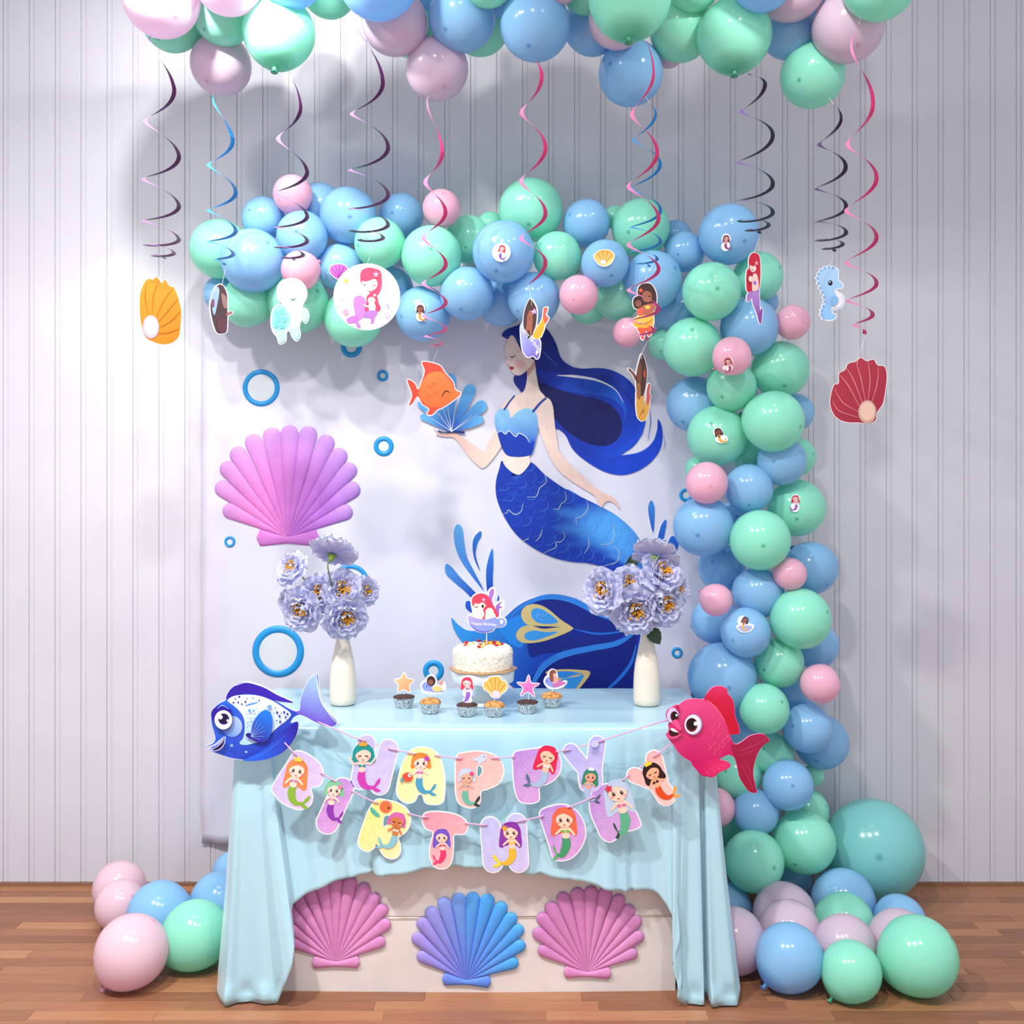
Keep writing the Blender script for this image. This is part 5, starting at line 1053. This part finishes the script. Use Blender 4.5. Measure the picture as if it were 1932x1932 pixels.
PU, PT = '#4a1650', '#ab74c0'; BU, BT = '#1f86d0', '#3a98dc'; KU, KT = '#d43a7c', '#ea86b6'; DU, DT = '#2c2038', '#8a5cb4'  # each pair puts the foil's dark and bright reflections into underside and top colours
SD = 3.02
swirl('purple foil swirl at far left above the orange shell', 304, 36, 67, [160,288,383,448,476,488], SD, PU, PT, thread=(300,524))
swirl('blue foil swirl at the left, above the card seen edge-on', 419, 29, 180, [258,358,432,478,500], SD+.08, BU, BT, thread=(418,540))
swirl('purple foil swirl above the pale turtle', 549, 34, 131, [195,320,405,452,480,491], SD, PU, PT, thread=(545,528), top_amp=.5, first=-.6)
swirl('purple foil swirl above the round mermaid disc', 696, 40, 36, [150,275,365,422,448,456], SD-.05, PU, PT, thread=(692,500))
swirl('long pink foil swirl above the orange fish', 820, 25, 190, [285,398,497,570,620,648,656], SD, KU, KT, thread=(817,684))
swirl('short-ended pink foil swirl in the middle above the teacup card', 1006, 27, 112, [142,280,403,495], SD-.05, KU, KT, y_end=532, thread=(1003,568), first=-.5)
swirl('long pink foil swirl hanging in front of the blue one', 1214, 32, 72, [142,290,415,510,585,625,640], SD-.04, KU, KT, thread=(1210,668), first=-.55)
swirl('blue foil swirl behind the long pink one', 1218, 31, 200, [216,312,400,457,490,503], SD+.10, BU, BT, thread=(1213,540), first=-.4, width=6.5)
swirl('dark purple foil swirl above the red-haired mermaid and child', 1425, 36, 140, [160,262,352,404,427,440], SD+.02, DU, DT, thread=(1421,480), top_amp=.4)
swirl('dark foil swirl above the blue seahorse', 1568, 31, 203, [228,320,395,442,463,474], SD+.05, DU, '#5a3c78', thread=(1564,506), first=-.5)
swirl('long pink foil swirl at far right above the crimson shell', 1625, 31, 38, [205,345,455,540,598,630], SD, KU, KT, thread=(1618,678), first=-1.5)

za = zc(240, 320, 0.26915); z6 = zc(1220, 320, 0.26915); zr = zc(1120, 640, 0.32091)
def shellcard(label, out, pearl, prx, pry, c0, c1, linec, lines, z, origin, d, yaw=0):
    p = smooth(z(*out)); xs = [q[0] for q in p]; ys = [q[1] for q in p]
    A = Art().add(p, (c0, c1, (min(xs), min(ys)), (max(xs), max(ys))))
    for l in lines: A.line(z(*l), [.4,.9,.4], linec)
    px, py = z(pearl)[0]; A.add(ell(px, py, prx, pry), '#b8a8bc' if 'orange' in label else '#b89488').add(ell(px, py-1.5, prx*.82, pry*.8), '#d8cad4' if 'orange' in label else '#d2b0a0')
    cutout('shell_card', label, 'hanging card', d, [p], A, .8, .0012, yaw, 'paper figures on the swirls')
shellcard('orange shell card with pearl hanging at far left', ((102,880),(130,795),(160,768),(182,775),(210,755),(242,795),(262,768),(290,812),(320,822),(345,880),(355,920),(368,980),(366,1050),(362,1110),(350,1170),(310,1210),(250,1225),(190,1210),(140,1180),(112,1100),(100,1000)), (172,1105), 14, 22, '#dc8c22', '#c87410', '#a85c0a',
    (((150,1010),(135,900),(145,790)),((180,1000),(190,880),(225,780)),((210,1030),(250,930),(310,830)),((220,1070),(290,980),(345,900)),((225,1110),(300,1060),(360,990)),((220,1150),(290,1140),(355,1110))), za, None, DEP[304, 67], .25)
shellcard('crimson shell card with pearl hanging at far right', ((1400,360),(1420,270),(1447,258),(1450,200),(1482,180),(1502,142),(1540,132),(1570,110),(1602,130),(1640,122),(1662,155),(1700,165),(1712,220),(1705,300),(1690,380),(1660,430),(1650,478),(1610,495),(1560,490),(1500,488),(1450,470),(1415,430)), (1605,428), 16, 22, '#a02c3c', '#901834', '#c87880',
    (((1565,400),(1500,270),(1455,210)),((1580,380),(1530,240),(1490,165)),((1595,365),(1570,230),(1545,140)),((1610,360),(1620,240),(1610,135)),((1630,370),(1660,260),(1665,165)),((1560,430),(1470,370),(1425,290)),((1555,460),(1450,420),(1412,360))), zr, None, DEP[1625, 38], -.2)
# turtle
tb = smooth(za((1052,880),(1060,812),(1100,775),(1155,765),(1210,780),(1250,830),(1256,890),(1228,945),(1228,968),(1260,985),(1272,1030),(1252,1075),(1222,1052),(1205,1100),(1212,1160),(1190,1200),(1160,1175),(1140,1130),(1115,1140),(1110,1200),(1070,1220),(1050,1170),(1020,1130),(1008,1060),(1020,985),(1060,945),(1085,945)))
A = Art().add(tb, ('#cdeaea', '#a0d8d8', (545,530), (540,640))).sm(za((1025,985),(1065,945),(1100,960),(1140,1010),(1150,1060),(1120,1110),(1060,1130),(1022,1110),(1012,1050)), '#88cccc').sm(za((1110,960),(1160,945),(1215,955),(1220,1040),(1190,1100),(1130,1115),(1150,1050)), '#f0f4f0')
for x, y in ((1050,1010),(1085,1000),(1060,1050),(1100,1050),(1045,1090),(1085,1095)): A.add(ell(*za((x, y))[0], 5, 5.5), '#6cbcc0')
A.sm(za((1218,972),(1255,990),(1266,1030),(1250,1068),(1225,1045)), '#a4dede').sm(za((1050,1140),(1100,1140),(1105,1195),(1072,1212)), '#a4dede').sm(za((1145,1125),(1195,1110),(1205,1160),(1188,1192)), '#a4dede')
A.line(za((1145,905),(1165,915),(1185,898)), [.4,.9,.4], '#203040')
cutout('turtle_card', 'pale mint baby turtle card hanging beside the round disc', 'hanging card', DEP[549, 131], [tb], A, 1.4, .0012, 0, 'paper figures on the swirls')
# round disc
zd = zc(600, 480, 0.13458); A = Art().add(ell(692,560,61.5,None,0,48), '#f8f4f8')
A.line([(692+46*math.cos(a/10), 562+46*math.sin(a/10)) for a in range(0, 64)], [.4,.4], '#eac8d4')
A.sm(zd((590,330),(610,230),(700,185),(800,200),(870,230),(895,330),(890,470),(840,570),(780,560),(700,520),(620,460)), '#f0486c').add(ell(*zd((722,415))[0], 15, 13.5), '#fbe4dc').sm(zd((600,330),(650,260),(760,250),(840,300),(840,330),(780,345),(700,375),(650,380),(615,360)), '#f0486c')
A.sm(zd((500,640),(560,580),(640,600),(680,680),(690,800),(640,880),(560,930),(520,840)), '#b47ad4').sm(zd((680,600),(750,535),(820,570),(850,680),(878,740),(850,800),(700,800),(655,790),(680,700)), '#ee3f66').add(ell(*zd((750,645))[0], 7.2, 6.2), '#fbe4dc').sm(zd((715,690),(795,690),(800,790),(725,795)), '#fbe4dc')
A.sm(zd((640,860),(710,790),(800,790),(840,820),(800,880),(780,950),(740,980),(740,900),(660,890)), '#a870cc').sm(zd((400,910),(470,870),(540,860),(560,930),(600,1025),(550,1020),(520,960),(430,965)), '#b070cc').line(zd((640,712),(690,730),(730,745)), [1.2,1.4,1.6], '#fbe4dc')
A.line(zd((630,410),(655,430),(680,425)), [.4,.7,.4], '#704050').line(zd((765,435),(790,440),(815,425)), [.4,.7,.4], '#704050').line(zd((715,655),(735,660)), [.4,.4], '#704050').line(zd((765,655),(785,660)), [.4,.4], '#704050')
A.add(star(*zd((815,285))[0], 7), '#f8a8c8').add(star(*zd((795,575))[0], 4), '#f8c0d8').add(star(*zd((975,860))[0], 8, .2), '#c8b4e0').add(star(*zd((330,610))[0], 5.5), '#f0b8c0').add(ell(*zd((390,810))[0], 6, 5.2), '#f098b4').sm(zd((360,375),(390,345),(425,370),(415,395),(385,400)), '#f0b848').sm(zd((945,715),(975,690),(1005,720),(980,750)), '#b0a8e0')
cutout('round_card', 'round white disc card with mother and child mermaids hanging at the garland', 'hanging card', DEP[696, 36], [ell(692,560,62,None,0,48)], A, 1.0, .0012, 0, 'paper figures on the swirls')
# orange fish
fb = smooth(z7((188,278),(240,280),(300,300),(332,345),(380,400),(395,450),(430,475),(380,520),(320,560),(282,577),(250,608),(220,602),(232,570),(190,540),(160,492),(130,532),(105,550),(125,480),(95,390),(140,410),(162,450),(190,385),(205,330)))
A = Art().add(fb, '#e4503c').sm(z7((165,470),(195,390),(240,345),(310,340),(370,400),(390,450),(425,475),(380,515),(310,555),(240,560),(190,525)), ('#f28a4c','#ee7038',z7((250,360))[0],z7((280,550))[0])).line(z7((312,495),(335,460),(362,468)), [.7,1.1,.6], '#281410')
for x, y in ((240,430),(270,470),(230,490),(265,410)): A.line(z7((x-15,y-10),(x,y+8),(x+18,y-6)), [.3,.5,.3], '#d8602c')
cutout('fish_card', 'small orange fish card hanging in front of the blue hand shell', 'hanging card', DEP[820, 190], [fb], A, 1.8, .0012, 0, 'paper figures on the swirls')
# seahorse
pts = z6((1215,722),(1240,695),(1300,688),(1342,702),(1342,770),(1372,800),(1368,828),(1320,842),(1370,880),(1383,922),(1360,965),(1300,988),(1308,1010),(1330,1020),(1310,1050),(1260,1053),(1226,1030),(1228,980),(1255,930),(1240,870),(1207,800),(1198,760)); sb_ = smooth(pts)
A = Art().add(sb_, ('#a8cef0', '#8cc0ec', (1560,505), (1560,600))).sm(z6((1320,845),(1365,880),(1378,922),(1355,960),(1300,980),(1285,1000),(1310,940),(1340,910),(1325,870)), '#ece4ec').add(ell(*z6((1287,795))[0], 4.2, 5), '#141834').add(ell(*z6((1283,789))[0], 1.3), '#ffffff')
teeth = []
for x, y in ((1208,730),(1225,705),(1250,690),(1280,682),(1310,686),(1200,760),(1205,795),(1218,830),(1232,860),(1245,895),(1250,925),(1240,955),(1228,985),(1225,1015),(1240,1042)):
    e = ell(*z6((x-4, y))[0], 2.6, 2.4, 0, 8); teeth.append(e); A.add(e, '#7cb0e0')
A.sm(z6((1300,890),(1340,900),(1330,940),(1300,960),(1295,920)), '#7cb4e4')
cutout('seahorse_card', 'pale blue seahorse card hanging at the right', 'hanging card', DEP[1568, 203], [sb_]+teeth, A, 1.5, .0012, 0, 'paper figures on the swirls')
# red-haired mermaid with child
h1 = smooth(z6((712,630),(740,587),(785,590),(802,640),(803,750),(792,832),(760,850),(700,860),(690,800),(694,720),(712,690))); tl = stroke(z6((765,840),(768,920),(785,990),(802,1045)), [8,8,4.5,2.5]); fk = smooth(z6((785,1010),(802,985),(818,962),(818,1010),(806,1080),(785,1045))); cf2 = smooth(z6((700,930),(695,895),(715,860),(738,860),(735,900)))
A = Art().add(h1, '#c8203a').add(tl, ('#b48ad0','#8a4ab0',(1425,550),(1435,600))).add(fk, '#8a4a9c').add(cf2, '#a87cc4').add(ell(*z6((742,690))[0], 7, 8), '#f0d8cc').sm(z6((714,660),(740,600),(780,610),(785,680),(760,670),(740,680)), '#c8203a').sm(z6((720,720),(745,745),(740,800),(720,810),(700,770)), '#b02038').add(ell(*z6((722,770))[0], 4.5, 5.5), '#f0d8cc').sm(z6((740,740),(775,740),(785,830),(735,850)), '#f0d0c4').add(ell(*z6((755,795))[0], 4, 4), '#a878c8').add(star(*z6((768,655))[0], 5), '#f0a8b8').line(z6((730,700),(745,706)), [.4,.4], '#503038')
cutout('mermaid_card', 'red-haired mermaid holding a child card hanging at the corner of the garland', 'hanging card', DEP[1425, 140], [h1, tl, fk, cf2], A, 1.5, .0012, .5, 'paper figures on the swirls')
# brown mermaids
zk = zc(970, 540, 0.14493)
cp = smooth(zk((85,520),(100,470),(140,420),(150,560),(240,680),(330,720),(325,900),(295,950),(250,905),(180,910),(120,830),(95,700))); hd = smooth(zk((125,460),(140,300),(205,160),(260,220),(295,330),(285,500),(250,600),(210,690),(150,580))); tl = stroke(zk((300,640),(340,560),(375,480),(395,380)), [8,7,3.5,2.5]); fk = smooth(zk((375,420),(380,320),(405,305),(430,320),(410,400),(440,450),(400,510)))
A = Art().add(cp, ('#a8b4ec','#6a58b8',zk((120,600))[0],zk((320,900))[0])).add(tl, '#e4a430').add(fk, '#c8604c').add(hd, '#4a3230').sm(zk((175,380),(205,310),(240,330),(245,460),(225,660),(200,560),(150,590),(170,480)), '#9a5a48').add(star(*zk((265,330))[0], 7, 0, .4), '#c8a4e0').line(zk((200,400),(215,408)), [.4,.4], '#301818').sm(zk((290,850),(315,840),(308,895),(288,890)), '#f4f2f6')
tc_ = cutout('teacup_card', 'mermaid in lilac teacup card turned sideways over the blue mermaid head', 'hanging card', DEP[1006, 112], [cp, hd, tl, fk], A, 1.6, .0012, -.9, 'paper figures on the swirls')
me_ = text_mesh('Happy Birthday', .020, tm); o = obj('lettering', me_, tc_, (-.012, -.004, -.026), (PI/2, 0.75, 0))
z5a = zc(740, 320, 0.26915)
hd = smooth(z5a((1722,880),(1730,820),(1770,797),(1815,805),(1848,860),(1852,930),(1830,960),(1760,950))); ch = smooth(z5a((1688,930),(1700,895),(1740,890),(1760,940),(1740,975),(1700,970))); bd = smooth(z5a((1715,960),(1760,940),(1845,940),(1830,1000),(1830,1080),(1790,1120),(1720,1110),(1685,1080),(1690,1050),(1730,1020))); fk = smooth(z5a((1720,1110),(1780,1110),(1820,1095),(1828,1125),(1800,1170),(1780,1130),(1755,1195),(1735,1150)))
A = Art().add(bd, '#e8a83a').add(fk, '#d8553c').add(hd, '#3c2220').add(ch, '#3a2020').sm(z5a((1755,870),(1780,850),(1815,870),(1815,920),(1780,930),(1755,910)), '#9a5c48').add(ell(*z5a((1725,940))[0], 6, 6.5), '#8a4e3e').sm(z5a((1770,950),(1840,940),(1835,985),(1770,1020),(1720,1010),(1720,985)), '#b06050').sm(z5a((1715,980),(1750,975),(1755,1010),(1725,1020)), '#e0604c').add(ell(*z5a((1790,965))[0], 5, 3.5), '#f0c048').add(star(*z5a((1742,848))[0], 5.5), '#e85a3a').add(ell(*z5a((1768,893))[0], 1.3, 2), '#180a0a').add(ell(*z5a((1803,888))[0], 1.3, 2), '#180a0a').sm(z5a((1700,1040),(1770,1020),(1820,1040),(1790,1070),(1720,1080)), '#f0bc50')
cutout('mermaid_card', 'curly-haired brown mermaid hugging a child card with golden tails', 'hanging card', DEP[1218, 200], [hd, ch, bd, fk], A, 1.6, .0012, 0, 'paper figures on the swirls')
hd = smooth(zk((1590,1120),(1640,930),(1670,880),(1720,980),(1740,1120),(1720,1300),(1680,1420),(1600,1400),(1580,1250))); tl = stroke(zk((1640,1390),(1640,1580),(1670,1700),(1730,1590),(1765,1420)), [8,8,8,6,3.5]); fk = smooth(zk((1745,1540),(1735,1400),(1760,1270),(1795,1262),(1780,1380),(1800,1430))); ar = stroke(zk((1580,1210),(1540,1150),(1480,1100)), [3,2.5,2])
A = Art().add(ar, '#7a4434').add(tl, '#e2a648').add(fk, '#c4605c').add(hd, '#4a2e28').sm(zk((1600,1060),(1640,980),(1660,1100),(1650,1250),(1610,1280),(1590,1180)), '#7c4638').sm(zk((1585,1280),(1640,1280),(1640,1450),(1600,1450)), '#a06a40').sm(zk((1695,1070),(1715,1130),(1705,1190),(1685,1150)), '#d8502c')
cutout('mermaid_card', 'dark-haired mermaid card with raised arm turned sideways over the blue hair', 'hanging card', DEP[1214, 72], [hd, tl, fk, ar], A, 1.6, .0012, .8, 'paper figures on the swirls')
# card seen almost from its edge
h1 = smooth(za((625,860),(645,815),(668,810),(688,870),(690,960),(690,1060),(685,1130),(660,1150),(635,1140),(615,1050),(608,960))); h2 = stroke(za((690,1010),(708,990)), [2, 2.5])
A = Art().add(h1, '#5a4448').add(h2, '#a87a70').sm(za((660,870),(685,890),(688,960),(670,960)), '#a08078').sm(za((612,900),(635,830),(650,850),(640,950),(625,1030),(612,960)), '#a8c4dc').sm(za((612,930),(625,920),(625,970),(614,975)), '#8a5a80').sm(za((640,1060),(680,1040),(680,1130),(650,1140)), '#6a4450')
cutout('mermaid_card', 'narrow brown-haired mermaid card seen almost edge-on by the green balloons', 'hanging card', DEP[419, 180], [h1, h2], A, 1.4, .0012, 1.0, 'paper figures on the swirls')
